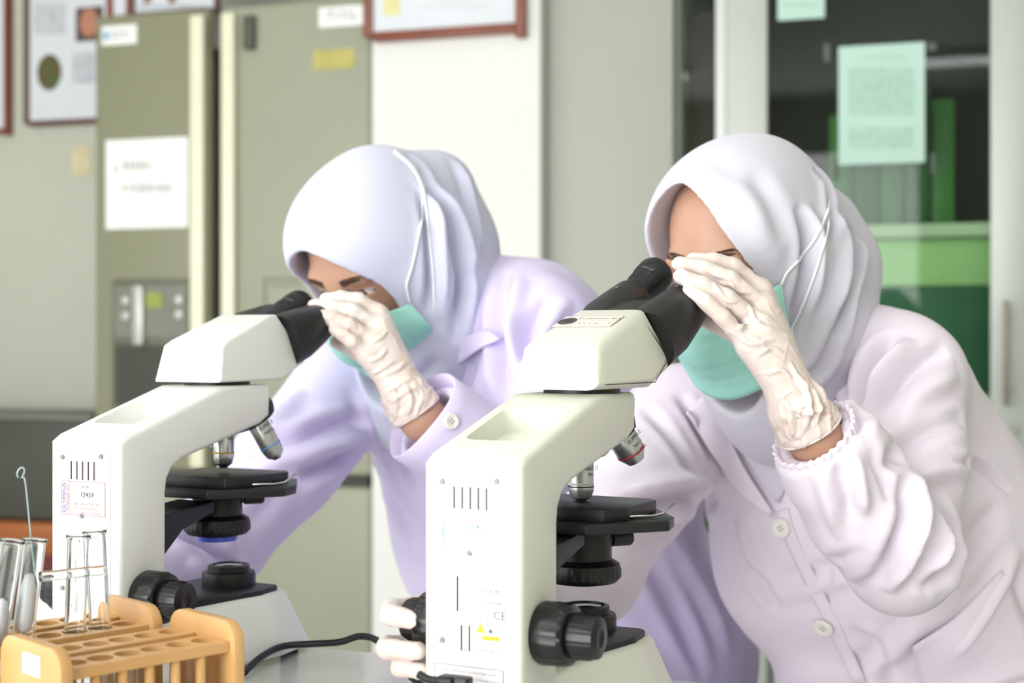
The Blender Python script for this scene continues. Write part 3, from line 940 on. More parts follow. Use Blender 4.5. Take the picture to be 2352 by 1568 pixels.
    for sgn in (1, -1):
        y = sgn * .0305
        tbx = MB()._add(loft([(.004, y * .78, .024, .028, .8), (.030, y * .95, .0235, .0265, .8), (.060, y, .0215, .0225, .85), (.088, y, .0185, .019, .9), (.091, y, .0165, .017, 1.0)]), he).build('eyepiece_tube', M_black, bi, angle=35)
        EM = he @ frame_matrix(Vector((.250, y, .3085)) + ax * (.089 * reach), Vector((0, 1, 0)), axu)
        EM = he @ frame_matrix(Vector((.250, y, .3085)) + ax * (.089 * reach), axu, ax.cross(axu))
        MB().lathe([(.0135, 0), (.0150, .002), (.0150, .016), (.0165, .018), (.0165, .034), (.0175, .036), (.0178, .050), (.0165, .054), (.0120, .0535), (.0100, .050), (0, .050)], 60, M=EM, ribs=20, rib_d=.0007, rib_rng=(3, 4)).build('eyepiece', M_black, bi, angle=35)
        sc_ = Vector((.250, y, .3085)) + ax * (.066 * reach) + axu * .0225
        MB().lathe([(0, 0), (.0016, 0), (.0014, .0006), (0, .0004)], 16, M=he @ frame_matrix(sc_, ax, Vector((0, 1, 0)))).build('set_screw', M_screw, tbx, True)
        ep = Vector((.250, y, .3085)) + ax * (.120 * reach)
        side = Vector((0, -.30, 0)) + axu
        side.normalize()
        text('engraving', '10X/20', he @ frame_matrix(ep + side * .0169, Vector((0, -1, 0)) * side.z + Vector((0, 0, 0)) + axu * 0 + Vector((0, 0, -.3)), -ax), .0045, M_greytext, tbx)
    # --- back panel
    bp_ = MB().box(-.0012, .001, -.0310, .0335, .080, .2165, .0006).build('back_panel', M_panel, e)
    for t_, z in ((-.0235, .2085), (.0210, .2105), (-.001, .158), (-.0235, .0935)):
        scw = MB().lathe([(0, 0), (.0023, 0), (.0020, .0012), (0, .0012)], 18, M=backM(t_, z, -.0012)).build('screw', M_screw, bp_, angle=40)
    for i in range(5):
        t_ = -.0135 + i * .0066
        MB().box(-.0017, -.0010, -t_ - .0006, -t_ + .0006, .1895, .2055).build('vent_slot', M_slot, bp_)
    for t_, z0, z1 in ((-.0108, .1155, .141), (-.0075, .0875, .1060), (-.0010, .0875, .1060)):
        MB().box(-.0017, -.0010, -t_ - .0006, -t_ + .0006, z0, z1).build('vent_slot', M_slot, bp_)
    return e, bp_, he

def outline(parent, t0, t1, z0, z1, m, w=.00022, s=-.0022):
    mb = MB()
    for a, b2, c, d in ((t0, t1, z0, z0 + w * 2), (t0, t1, z1 - w * 2, z1), (t0, t0 + w * 2, z0, z1), (t1 - w * 2, t1, z0, z1)):
        mb.box(s - .0002, s, -b2, -a, c, d)
    mb.build('label_border', m, parent)

M_bluep = mat('blue violet print', (62, 62, 170), .7, var=.05, vscale=40)
M_redp = mat('dull red print', (166, 96, 110), .7, var=.05, vscale=40)
M_tanp = mat('tan print', (176, 146, 100), .7, var=.05, vscale=40)
M_palep = mat('pale lilac print', (148, 140, 158), .7, var=.05, vscale=40)
M_mintp = mat('pale aqua print', (70, 140, 150), .7, var=.05, vscale=40)
M_yellow = mat('yellow warning print', (236, 218, 60), .6, var=.03, vscale=30)
M_midp = mat('mid grey print', (84, 80, 90), .7, var=.05, vscale=40)

TH = math.radians(63)
U1 = Vector((math.cos(TH), math.sin(TH), 0)); R1 = Vector((math.sin(TH), -math.cos(TH), 0))
C1 = Vector((.00676, 1.0039, 0)) - R1 * HW
C2 = Vector((-.33738, 1.2220, 0)) - R1 * HW
P_ = math.pi
s1, bp1, he1 = microscope((C1.x, C1.y, TABLE_Z), TH, 'near white microscope in front of the right person, cream head and barrel marked 100x', M_cream, .119, math.radians(-6.0), -.006, .009,
               [(0, '100'), (P_ * .6, '4'), (P_ * 1.1, '10'), (1.6 * P_, '40')], True, knob_z=.099)
TH2 = TH
s2, bp2, he2 = microscope((C2.x, C2.y, TABLE_Z), TH2, 'far white microscope at left used by the left person, with ID label 12459', M_white, .131, 0, 0, .0035,
               [(0, '10'), (P_ / 2, '40'), (P_, '100'), (1.5 * P_, '4')], False, knob_z=.086, stage_z=.170, cond_s=.182, tilt=20, reach=.80)

# prints on the near microscope's back
lb = MB().box(-.0018, -.0010, -.0180, .0310, .1585, .1875).build('id_label', M_label, bp1)
text('print', '22342', backM(.0035, .177, -.0022), .0052, M_mintp, lb)
text('print', 'ID No.', backM(.0035, .183, -.0022), .0028, M_palep, lb)
text('print', 'OLYMPUS', backM(-.0215, .1700, -.0022) @ Matrix.Rotation(P_ / 2, 4, 'Z'), .0052, M_mintp, lb)
text('print', 'Sales, Service, Parts call :', backM(.003, .1695, -.0022), .0024, M_palep, lb)
text('print', 'MICROSERVICE', backM(-.0172, .1700, -.0022) @ Matrix.Rotation(P_ / 2, 4, 'Z'), .0024, M_palep, lb)
ml = MB().box(-.0016, -.0010, -.0285, -.0035, .0835, .1395).build('rating_label', M_label, bp1)
for s_, t_, z, sz, m_ in (('MODEL', .0085, .1365, .0028, M_palep), ('CX22LEDRFS1', .0165, .1320, .0036, M_midp), ('5-6V   0.5A', .0120, .1270, .0028, M_palep), ('T3  SN', .0075, .1240, .0028, M_palep),
                          ('4W6527846', .0190, .1236, .0026, M_midp), ('See Manual', .0150, .0945, .0026, M_palep), ('O  \u2022  O  -C', .0175, .0920, .0026, M_palep), ('OLYMPUS CORPORATION', .0162, .0892, .0020, M_midp),
                          ('TOKYO JAPAN', .0150, .0872, .0020, M_palep), ('MADE IN CHINA', .0150, .0850, .0020, M_palep), ('CE', .0238, .1150, .0085, M_midp), ('C', .0150, .1085, .0058, M_midp), ('X', .0250, .1075, .0050, M_palep),
                          ('N', .0045, .0870, .0026, M_midp), ('N', .0270, .1362, .0024, M_midp)):
    text('print', s_, backM(t_, z, -.0019), sz, m_, ml)
MB().box(-.0020, -.0014, -.0235, -.0095, .0970, .1000).build('caution_label', M_yellow, ml)
text('print', 'CAUTION', backM(.0165, .0985, -.0023), .0032, mat('olive print', (150, 140, 40), .7, var=.05, vscale=30), ml)
tri = MB().prism([(-.0036, -.003), (.0036, -.003), (0, .0042)], 0, .0005, M=backM(.0085, .1050, -.0017)).build('warning_triangle', M_yellow, ml)
text('print', '!', backM(.0085, .1052, -.0024), .0050, M_midp, tri)
outline(tri, .0049, .0121, .1019, .10215, M_midp, .0002, -.0017)
MB().lathe([(.0016, 0), (.0016, .0003), (.0012, .0004), (.0012, 0)], 20, M=backM(.0165, .1035, -.0018)).build('round_mark', M_palep, ml)
outline(bp1, -.0300, .0262, .0420, .0765, M_midp, .0002, -.0012)
fcc = MB().box(-.0012, .001, -.0262, .0300, .0420, .0765).build('compliance_label', M_label, bp1)
for i, s_ in enumerate(('This device complies with Part 15 of the FCC Rules. Operation', 'is subject to the following two conditions: (1) this device may not', 'cause harmful interference, and (2) this device must accept any', 'interference received, including interference that may cause', 'undesired operation.')):
    text('print', s_, backM(-.002, .0725 - i * .0048, -.0016), .0024, M_palep, fcc, xs=.78)
# inventory label on the cream head, lying on its sloping top
def headM(t, l, m_he):       # t sideways (viewer's right), l up the slope
    o_ = Vector((.154, 0, .3115)).lerp(Vector((.226, 0, .3370)), l)
    sl_ = Vector((.072, 0, .0255)).normalized()
    nn = Vector((0, -1, 0)).cross(sl_)
    return m_he @ frame_matrix(o_ + Vector((0, -t, 0)) + nn * .0006, Vector((0, -1, 0)), sl_)
hd1 = [c for c in s1.children if c.name.startswith('head') and not c.name.startswith('head_m')][0]
hl = MB().box(-.030, .026, -.013, .013, -.0001, .0002, M=headM(0, .58, he1)).build('inventory_label', M_cream_label, hd1)
HM = headM(0, .58, he1)
lb_ = MB()
for y in (-.0128, .0, .0128): lb_.box(-.030, .026, y - .00012, y + .00012, .0002, .00035, M=HM)
for x in (-.014, .0259): lb_.box(x - .00015, x + .00015, -.013, .013, .0002, .00035, M=HM)
lb_.build('label_rule', mat('umber rule', (150, 130, 116), .7, var=.05, vscale=30), hl)
text('print', '024.12.2000.632352.000.KD', HM @ Matrix.Translation((.001, .0062, .0004)), .0040, M_midp, hl, xs=.62)
text('print', '3 . 08 . 01 . 16 . 006 .', HM @ Matrix.Translation((.000, -.0062, .0004)), .0040, M_midp, hl, xs=.7)
text('print', '2015', HM @ Matrix.Translation((.0215, .0062, .0004)), .0052, M_darktext, hl, xs=.8)
text('print', '3', HM @ Matrix.Translation((.0215, -.0062, .0004)), .0048, M_darktext, hl)
MB().lathe([(.0085, 0), (.0085, .0003), (.0065, .0003), (.0065, 0)], 32, M=HM @ Matrix.Translation((-.022, 0, .0003))).build('round_seal', M_midp, hl)
MB().lathe([(.0048, 0), (.0048, .0003), (.0030, .0003), (.0030, 0)], 32, M=HM @ Matrix.Translation((-.022, 0, .0003))).build('round_seal', M_midp, hl)
# prints on the far microscope's back
lb = MB().box(-.0018, -.0010, -.0262, .0240, .1585, .1880).build('id_label', M_label, bp2)
outline(lb, -.0240, .0262, .1585, .1880, M_redp, .00018)
text('print', '12459', backM(.0052, .1765, -.0022), .0062, M_darktext, lb)
text('print', 'ID No.', backM(.0042, .1835, -.0022), .0034, M_midp, lb)
text('print', 'OLYMPUS', backM(-.0208, .1733, -.0022) @ Matrix.Rotation(P_ / 2, 4, 'Z'), .0050, M_bluep, lb, xs=1.2)
text('print', 'MICROSERVICE', backM(-.0164, .1733, -.0022) @ Matrix.Rotation(P_ / 2, 4, 'Z'), .0034, M_redp, lb)
text('print', 'Sales, Service, Parts call :', backM(.0048, .1685, -.0022), .0034, M_redp, lb, xs=.9)
text('print', 'PT Fajar Mas Murni', backM(.0052, .1643, -.0022), .0036, M_tanp, lb)
text('print', 'Ph. 021 8200 886-80  Fax 021 8200 885-86', backM(.0052, .1605, -.0022), .0024, M_redp, lb, xs=.8)
outline(lb, -.0182, -.0148, .1585, .1880, M_redp, .00012)
# cables
M_cable = mat('black cable rubber', (26, 26, 30), .4, var=.1, vscale=60)
def tpt(px, py, h=.003):     # point on (h above) the table top seen at a frame pixel
    Y = (CZ - TABLE_Z - h) * F / (py - 784)
    return at(px, py, Y)
c_ = MB().tube(spline([at(560, 1545, 1.30), at(600, 1508, 1.335), at(650, 1484, 1.37), at(720, 1478, 1.37), at(780, 1474, 1.36), at(825, 1461, 1.35), at(862, 1468, 1.33), at(890, 1496, 1.29), at(930, 1540, 1.25), at(1000, 1600, 1.20)], 8), .0033, 10).build('power_cable', M_cable, None, True)
tag(c_, 'thick black power cable looping over the table between the two microscopes', 'cable')
c_ = MB().tube(spline([tpt(384, 1540, .0045), tpt(400, 1556, .0045), tpt(425, 1572, .0045), tpt(470, 1590, .0045)], 8), .0033, 10).build('power_cable', M_cable, None, True)
tag(c_, 'black cable end behind the wooden test tube rack', 'cable')
pc = empty('power_plug', at(1010, 1600, .985)); tag(pc, 'black power plug and lead at the back of the near microscope', 'plug')
o = MB().tube(spline([at(962, 1548, 1.00), at(985, 1560, .995), at(1012, 1563, .99), at(1040, 1563, .988)], 6), [.0030] * 12 + [.0036] * 7, 10).build('lead', M_cable, None, True); under(o, pc)
o = MB().box(-.012, .012, -.006, .006, -.006, .006, .002, M=frame_matrix(at(1045, 1571, .993), R1, (0, 0, 1))).build('plug_body', M_cable, None, angle=40); under(o, pc)

# ================================================================== TEST TUBE RACKS
M_wood = mat('honey beech wood', (212, 168, 112), .45, rgb2=(196, 148, 92), vscale=9, stretch=(1, 1, .25), coat=.15)
M_wood2 = mat('beech end grain', (198, 146, 88), .5, rgb2=(176, 124, 72), vscale=12)
M_tglass = mat('test tube glass', (250, 252, 252), .01, trans=1.0, ior=1.35)
M_cotton = mat('cotton plug', (244, 242, 248), .95, var=.03, vscale=40, bump=.4, bscale=200)
RA = math.radians(45)
RL, RWd, PH = .134, .084, .108
def rack(loc, label, tagged):
    e = empty('test_tube_rack', loc, RA); tag(e, label, 'test tube rack', 'wooden test tube racks')
    # local x along the rack, y across (away from the camera on the left), origin at the near lower corner
    pts = []
    w0, w1 = -.004, RWd
    rr = .016
    for cx, cy, a0 in ((w1 - rr, PH - rr, 0), (w0 + rr, PH - rr, 90)):
        for k in range(7):
            an = math.radians(a0 + 15 * k); pts.append((cx + rr * math.cos(an), cy + rr * math.sin(an)))
    pts += [(w0, 0), (w1, 0)]
    PM = Matrix(((0, 0, 1, 0), (1, 0, 0, 0), (0, 1, 0, 0), (0, 0, 0, 1)))
    for x in (0, RL):
        MB().prism(pts, x, x + .009, .0012, M=PM).build('end_plate', M_wood, e, angle=38)
    zt_ = .094
    for y0 in (.002, .046):
        # perforated rail: strips around six round holes
        t = bmesh.new()
        mb = MB(); mb.box(.009, RL, y0, y0 + .032, zt_ - .008, zt_, .0006)
        rail = mb.build('holed_rail', M_wood, e)
        cm = MB()
        for i in range(6): cm.lathe([(.0092, zt_ - .02), (.0092, zt_ + .01)], 24, M=Matrix.Translation((.020 + i * .0205, y0 + .016, 0)))
        boolean_cut(rail, cm.build('cutter', M_wood, e))
        rail.parent = e
    for y in (.006, .078):
        for i in range(5):
            MB().lathe([(.0036, .012), (.0036, zt_ - .008)], 14, M=Matrix.Translation((.0302 + i * .0205, y, 0))).build('dowel', M_wood, e, True)
    MB().box(.009, RL, .0, RWd - .002, .004, .012, .0006).build('bottom_board', M_wood2, e)
    return e
near_c = Vector((-.297, .930, TABLE_Z))
k1 = rack(near_c, 'nearest wooden test tube rack with a white sticker on its end plate', True)
MB().box(-.0008, .0, .024, .048, .086, .100, .0002, M=Matrix.Translation((0, 0, 0))).build('white_sticker', M_label, k1)
lat = Vector((-math.sin(RA), math.cos(RA), 0)); lon = Vector((math.cos(RA), math.sin(RA), 0))
k2c = near_c + lat * .094 + lon * -.010
k2 = rack(k2c, 'wooden test tube rack behind the nearest one, holding the tall glass tubes', False)

def test_tube(base, top, r, label, plug=None, rim=True, group='glass test tubes in the wooden racks'):
    base, top = Vector(base), Vector(top)
    L = (top - base).length; d = (top - base).normalized()
    Mx = frame_matrix(base, d.orthogonal(), d.cross(d.orthogonal()))
    pr = []
    for k in range(7):
        an = -math.pi / 2 + k * math.pi / 12; pr.append((r * math.cos(an), r + r * math.sin(an)))
    pr += [(r, L - .004), (r + .0010, L - .002), (r + .0012, L), (r - .0006, L), (r - .0011, L - .003)]
    ri = r - .0011
    pr += [(ri, r)]
    for k in range(6, -1, -1):
        an = -math.pi / 2 + k * math.pi / 12; pr.append((ri * math.cos(an), r + ri * math.sin(an)))
    e = empty('test_tube', base); tag(e, label, 'test tube', group)
    under(MB().lathe(pr, 28, M=Mx).build('glass', M_tglass, None, True), e)
    if plug:
        z0, z1, kr = plug
        prf = [(0, z0), (kr * .7, z0 + .003), (kr, z0 + .010), (kr * .95, z1 - .010), (kr * .6, z1 - .002), (0, z1)]
        under(MB().lathe(prf, 20, M=Mx).build('cotton_plug', M_cotton, None, True), e)
    return e
def hole(rk, i, row, z):
    base = {'n': near_c, 'f': k2c}[rk]
    p = base + lon * (.020 + i * .0205) + lat * ((.018, .062)[row])
    return Vector((p.x, p.y, TABLE_Z + z))
def tt(rk, i, row, top_px, top_py, label, plug=None, ln=.0):
    b0 = hole(rk, i, row, .0125); h_ = hole(rk, i, row, .094)
    T = at(top_px, top_py, h_.y + .0)
    T.y = h_.y + .002
    T = at(top_px, top_py, T.y)
    d = (T - h_).normalized()
    bz = h_ - d * ((h_.z - b0.z - .001) / d.z)
    return test_tube(bz, T, .0079, label, plug)
tt('f', 0, 0, 28, 1240, 'leftmost tall glass test tube with cotton at its middle, cut by the photo edge', (.075, .115, .0066))
tt('f', 1, 0, 80, 1238, 'glass test tube holding a wire loop, second from the left edge', (.085, .130, .0062))
tt('f', 3, 0, 180, 1228, 'clear upright glass test tube in front of the far microscope post')
tt('f', 4, 0, 217, 1218, 'clear glass test tube leaning left over the far microscope post')
for i, lab in ((1, 'short glass test tube standing low behind the first dowels of the nearest rack'), (2, 'short glass test tube standing low behind the third dowel of the nearest rack')):
    b0 = hole('n', i, 0, .0125); test_tube(b0, b0 + Vector((.001, 0, .076)), .0074, lab)
# wire loop in the second tube
M_wire = mat('nichrome wire', (150, 166, 168), .3, metal=.9, var=.1, vscale=50)
Yw = hole('f', 1, 0, 0).y
lp = [at(x, y, Yw) for x, y in ((84, 1345), (72, 1240), (66, 1180), (60, 1120), (56, 1096))]
cc = [at(48 + 8 * math.sin(a) + 3 * math.cos(a), 1085 - 12 * math.cos(a), Yw) for a in [math.pi * .85 - k * math.pi / 9 for k in range(17)]]
il = MB().tube(spline(lp, 4) + cc, .0006, 6).build('inoculating_loop', M_wire, None, True)
tag(il, 'thin wire inoculating loop sticking out of a test tube', 'wire loop')
Yg = hole('f', 2, 0, 0).y - .010
gr = MB().lathe([(0, 0), (.0038, 0), (.0038, .048), (0, .048)], 18, M=frame_matrix(at(92, 1324, Yg - .012), Vector((0, 0, 1)), (Vector(at(250, 1322, Yg + .02)) - Vector(at(92, 1324, Yg - .012))).cross(Vector((0, 0, 1))))).build('glass_rod', M_tglass, None, angle=40)
tag(gr, 'clear glass rod lying level across the test tubes', 'glass rod')

# ================================================================== PEOPLE

M_skin = mat('warm tan skin', (190, 150, 128), .5, rgb2=(182, 139, 116), vscale=30, sss=.08, bump=.05, bscale=500)
M_glove = mat('white latex glove', (231, 222, 216), .38, rgb2=(223, 203, 196), vscale=26, sss=.25, coat=.15)
M_mask = mat('turquoise mask fabric', (160, 222, 208), .85, rgb2=(168, 226, 214), vscale=60, bump=.25, bscale=700)
M_maskedge = mat('pale mask edging', (176, 230, 222), .8, var=.04, vscale=60)
M_strap = mat('white elastic', (244, 246, 250), .8, var=.03, vscale=60)
M_brow = mat('dark brown hair', (72, 50, 42), .6, var=.2, vscale=90)
M_eye = mat('eye white', (225, 215, 210), .15, var=.04, vscale=30, coat=1)
M_iris = mat('dark brown iris', (28, 18, 14), .1, var=.1, vscale=30, coat=1)
M_btn = mat('pearl white button', (236, 234, 226), .3, var=.04, vscale=60, coat=.4)
M_trouser = mat('dark skirt cloth', (60, 58, 66), .9, var=.1, vscale=30)
M_shoe = mat('black shoe leather', (30, 28, 28), .4, var=.1, vscale=30)

def seg_pts(*pts): return [Vector(p) for p in pts]

class Hand:
    def __init__(s, wrist, knuckles, fingers, thumb, fr=.0082, palm=.0135):
        s.w = wrist; s.k = knuckles; s.f = fingers; s.t = thumb; s.fr = fr; s.pm = palm
    def sdf(s, p, e=0.0):
        d = None
        for k in s.k:
            q = rc(p, s.w, k, s.pm * 1.12 + e, s.pm * .86 + e)
            d = q if d is None else smin(d, q, .014)
        th = None
        for a, b, ra, rb in zip(s.t[:-1], s.t[1:], (.0150, .0110, .0095), (.0110, .0095, .0078)):
            q = rc(p, a, b, ra + e, rb + e); th = q if th is None else smin(th, q, .004)
        d = smin(d, th, .010)
        for i, fn in enumerate(s.f):
            sc = (1.0, 1.02, .98, .86)[i]
            n = len(fn) - 1
            g = None
            for j in range(n):
                r0 = s.fr * sc * (1.12 - .26 * j / n); r1 = s.fr * sc * (1.12 - .26 * (j + 1) / n)
                q = rc(p, fn[j], fn[j + 1], r0 + e, r1 + e); g = q if g is None else smin(g, q, .003)
            d = smin(d, g, .0045)
        return d
    def pts(s):
        return [s.w] + list(s.k) + [q for f in s.f for q in f] + list(s.t)

def bounds(pts, m):
    P = np.array([tuple(p) for p in pts]); return P.min(0) - m, P.max(0) + m

def curl(knuckle, tip, bend, n=3):
    """finger joints from knuckle to tip with an arch of the given vector"""
    k, t = Vector(knuckle), Vector(tip)
    fr = (0, .45, .75, 1.0)
    arch = (0, 1.0, .72, 0)
    return [k.lerp(t, f) + Vector(bend) * a for f, a in zip(fr, arch)]

def lerp_chain(p, chain, k=.05):
    d = None
    for (a, ra), (b, rb) in zip(chain[:-1], chain[1:]):
        q = rc(p, a, b, ra, rb); d = q if d is None else smin(d, q, k)
    return d

def cut_end(d, p, at_, direction, k=.003):
    """trim an implicit limb beyond a plane"""
    n = A3(Vector(direction).normalized()); return smax(d, (p - A3(at_)) @ n, k)

def person(spec):
    e = empty('person', spec['base']); tag(e, spec['label'], 'person', 'people at the microscopes')
    H = spec['H']; yaw = spec['yaw']; pit = math.radians(spec['pitch'])
    gh = Vector((math.cos(yaw), math.sin(yaw), 0))
    g = Vector((gh.x * math.cos(pit), gh.y * math.cos(pit), -math.sin(pit)))
    xl = Vector((-gh.y, gh.x, 0))
    if xl.x < 0: xl = -xl
    up = g.cross(xl)
    if up.z < 0: up = -up
    if spec.get('roll'):
        R = Matrix.Rotation(spec['roll'], 3, g); xl = R @ xl; up = R @ up
    R3 = np.array([tuple(xl), tuple(g), tuple(up)])
    Hn = A3(H)
    def loc(p): return (p - Hn) @ R3.T
    def wpt(x, y, z): return H + xl * x + g * y + up * z
    I3 = np.eye(3)
    # ---------------- body
    hands = spec['hands']
    def head_sdf(p):
        q = loc(p)
        d = ell(q, (0, -.010, .020), I3, (.072, .092, .088))
        d = smin(d, ell(q, (0, .026, -.042), I3, (.060, .062, .072)), .03)
        d = smin(d, rc(q, (0, .045, -.088), (0, .058, -.098), .026, .018), .02)
        d = smin(d, rc(q, (-.034, .070, .014), (.034, .070, .014), .012, .012), .012)
        d = smin(d, rc(q, (0, .080, .004), (0, .104, -.040), .008, .0115), .010)
        for sx in (-1, 1):
            d = smin(d, rc(q, (sx * .009, .090, -.042), (sx * .011, .088, -.042), .008, .008), .006)
            d = smax(d, -(np.linalg.norm(q - np.array((sx * .033, .090, -.006)), axis=1) - .0150), .010)
            lid = np.linalg.norm(q - np.array((sx * .033, .0615, -.006)), axis=1) - .0152
            slit = np.abs(q[:, 2] + .0075 - .004 * (1 - ((q[:, 0] - sx * .033) / .016) ** 2)) - .0042
            slit = np.maximum(slit, -(q[:, 1] - .063)); slit = np.maximum(slit, np.abs(q[:, 0] - sx * .033) - .0135)
            lid = smax(lid, -slit, .0015)
            d = smin(d, lid, .003)
            d = smin(d, ell(q, (sx * .072, -.008, -.020), I3, (.008, .018, .030)), .006)
        return d
    head_pts = [H + v * s for v in (xl, g, up) for s in (-.13, .13)]
    def body_sdf(p):
        d = within(p, head_pts, .03, head_sdf)
        d = smin(d, rc(p, wpt(0, -.02, -.05), spec['neck'], .052, .050), .025)
        for ch in spec['torso']:
            d = smin(d, lerp_chain(p, [(a, r * .84) for a, r in ch], .05), .06)
        for ch in spec['arms_skin']:
            d = smin(d, lerp_chain(p, ch, .01), .02)
        for hd in hands:
            d = smin(d, within(p, hd.pts(), .045, lambda z, hd=hd: hd.sdf(z, -.0018)), .006)
        return d
    allp = [H + up * .13, H - up * .13, H + g * .13, H - g * .13, H + xl * .1, H - xl * .1]
    for k in ('torso', 'arms_skin'):
        for ch in spec[k]:
            for a, r in ch: allp += [a + Vector((r, r, r)), a - Vector((r, r, r))]
    for hd in hands: allp += hd.pts()
    lo, hi = bounds(allp, .02)
    V, Q = sdf_mesh(body_sdf, lo, hi, .0032)
    V = relax(V, Q, 1, .4)
    body = under(link('body', np_mesh('body', V, Q), M_skin, None), e)
    body['label'] = 'tan skin of the face and wrists'
    bvh_body = BVHTree.FromPolygons(V.tolist(), Q.tolist())
    def face_pt(x, z, off=0.0):
        o = wpt(x, .30, z); h = bvh_body.ray_cast(o, -g)
        return (h[0] + h[1] * off) if h[0] is not None else wpt(x, .09, z)
    # eyes and brows
    for sx in (-1, 1):
        c = wpt(sx * .033, .0615, -.006)
        Em = frame_matrix(c, xl, g.cross(xl))
        Em = frame_matrix(c, xl, up); 
        look = (g * .55 - up * .10 + xl * -.15).normalized()
        eo = under(MB().lathe([(.0135 * math.sin(math.pi * k / 16), -.0135 * math.cos(math.pi * k / 16)) for k in range(17)], 24, M=frame_matrix(c, xl, up)).build('eye', M_eye, None, True), body)
        io = MB().lathe([(0, .0126), (.0035, .0132), (.0062, .0122), (.0064, .0116), (0, .0116)], 24, M=frame_matrix(c, (look.cross(up)).normalized(), look.cross(look.cross(up)).normalized() * -1)).build('iris', M_iris, None, True)
        Mi = Matrix.Identity(4)
        z_ = look; x_ = up.cross(z_).normalized(); y_ = z_.cross(x_)
        bpy.data.objects.remove(io)
        Mi = frame_matrix(c, x_, y_)
        io = MB().lathe([(0, .0141), (.0032, .0140), (.0060, .0126), (.0062, .0110), (0, .0110)], 24, M=Mi).build('iris', M_iris, None, True)
        under(io, eo)
        # lashes along the upper lid
        ls = [face_pt(sx * (.031 + .0135 * t), -.0015 - .0045 * t * t, .0012) for t in (-1, -.6, -.2, .2, .6, 1)]
        under(MB().tube(spline(ls, 4), .0006, 6).build('eyelashes', M_brow, None, True), body)
        # brow made of short hairs
        rnd = random.Random(5 + sx); mb = MB()
        for k in range(240):
            t = rnd.random()
            x = .012 + .044 * t; z = spec['brow'] + .0050 * math.sin(math.pi * min(1, t * .85)) - .004 * t ** 3
            wdt = .0042 * (1 - .65 * t)
            zz = z + rnd.uniform(-wdt, wdt)
            a = face_pt(sx * x, zz, .0002); b = face_pt(sx * (x + .007), zz + .0016 - .0035 * t, .0005)
            mb.tube([a, (a + b) / 2 + g * .0004, b], [.00028, .00025, .0001], 3)
        under(mb.build('eyebrow', M_brow, None, True), body)
    # ---------------- mask
    nu, nv = 36, 30
    VV = []
    for i in range(nu + 1):
        u_ = -1 + 2 * i / nu
        for j in range(nv + 1):
            v = j / nv
            ph = math.radians(68) * u_
            ztop = -.024 + spec['mask_up'] * abs(u_) ** 1.5
            zbot = -.128 + .034 * abs(u_) ** 1.8
            z = ztop + (zbot - ztop) * v
            y = .030 + .074 * math.cos(ph) + (.013 * math.exp(-(u_ / .35) ** 2) + .004) * math.sin(math.pi * min(1, v * 1.15 + .1)) - .036 * max(0, v - .35) ** 1.6 * (1 - .3 * abs(u_))
            x = .079 * math.sin(ph) * (1 - .10 * v + spec['mask_wide'] * abs(u_) ** 2 * math.sin(math.pi * v))
            pl_ = .0013 * (((v * 3.5) % 1) - .5) * (1 if .15 < v < .9 else 0) * (1 - abs(u_) ** 3)
            VV.append(tuple(wpt(x, y + pl_, z)))
    QQ = np.array([(i * (nv + 1) + j, (i + 1) * (nv + 1) + j, (i + 1) * (nv + 1) + j + 1, i * (nv + 1) + j + 1) for i in range(nu) for j in range(nv)])
    mk = link('face_mask', np_mesh('face_mask', np.array(VV), QQ), M_mask, None)
    sm = mk.modifiers.new('solid', 'SOLIDIFY'); sm.thickness = .0012
    under(mk, e)
    for jj in (0, nv):
        under(MB().tube([Vector(VV[i * (nv + 1) + jj]) for i in range(nu + 1)], .0013, 6).build('mask_edge', M_maskedge, None, True), mk)
    for ii in (0, nu):
        under(MB().tube([Vector(VV[ii * (nv + 1) + j]) for j in range(nv + 1)], .0016, 6).build('mask_edge', M_maskedge, None, True), mk)
    # ---------------- coat
    def coat_sdf(p):
        d = None
        for ch in spec['torso']:
            q = lerp_chain(p, ch, .06); d = q if d is None else smin(d, q, .07)
        for a, b, ra, rb, k in spec['coat_extra']:
            d = smin(d, rc(p, a, b, ra, rb), k)
        for ch, endp, dirv in spec['sleeves']:
            q = lerp_chain(p, ch, .018)
            a_ = ch[-2][0]; n_ = A3(Vector(dirv).normalized())
            # hollow mouth of the sleeve
            r_ = ch[-1][1]
            q = smax(q, (p - A3(endp)) @ n_, .003)
            inner = rc(p, Vector(endp) - Vector(dirv).normalized() * .035, Vector(endp) + Vector(dirv).normalized() * .05, r_ - .012, r_ - .0035)
            q = smax(q, -inner, .002)
            d = smin(d, q, spec['arm_k'])
        for ch in spec['skirt']:
            d = smin(d, lerp_chain(p, ch, .04), .06)
        # hem and neck
        d = smax(d, .40 - p[:, 2], .01)
        d = smax(d, -rc(p, spec['neck'] + Vector((0, 0, -.015)), wpt(0, -.01, -.03), .050, .070), .012)
        return d
    allp = []
    for k in ('torso', 'skirt'):
        for ch in spec[k]:
            for a, r in ch: allp += [a + Vector((r, r, r)), a - Vector((r, r, r))]
    for ch, _, _ in spec['sleeves']:
        for a, r in ch: allp += [a + Vector((r, r, r)), a - Vector((r, r, r))]
    lo, hi = bounds(allp, .03); lo[2] = max(lo[2], .36)
    V, Q = sdf_mesh(coat_sdf, lo, hi, .0038)
    V = relax(V, Q, 2, .5)
    Nn = normals(V, Q)
    V = V + Nn * (wob(V, .0035, (9, 9, 6), spec['seed']) + wob(V, .0015, (24, 24, 14), spec['seed'] + 3))[:, None]
    V = creases(V, Q, [(p_, w_ * .72, h_ * 1.25) for p_, w_, h_ in spec['coat_creases']])
    V = relax(V, Q, 1, .25)
    if spec.get('coat_post'): V = spec['coat_post'](V, Q)
    coat = under(link('lab_coat', np_mesh('lab_coat', V, Q), spec['coat_mat'], None), e)
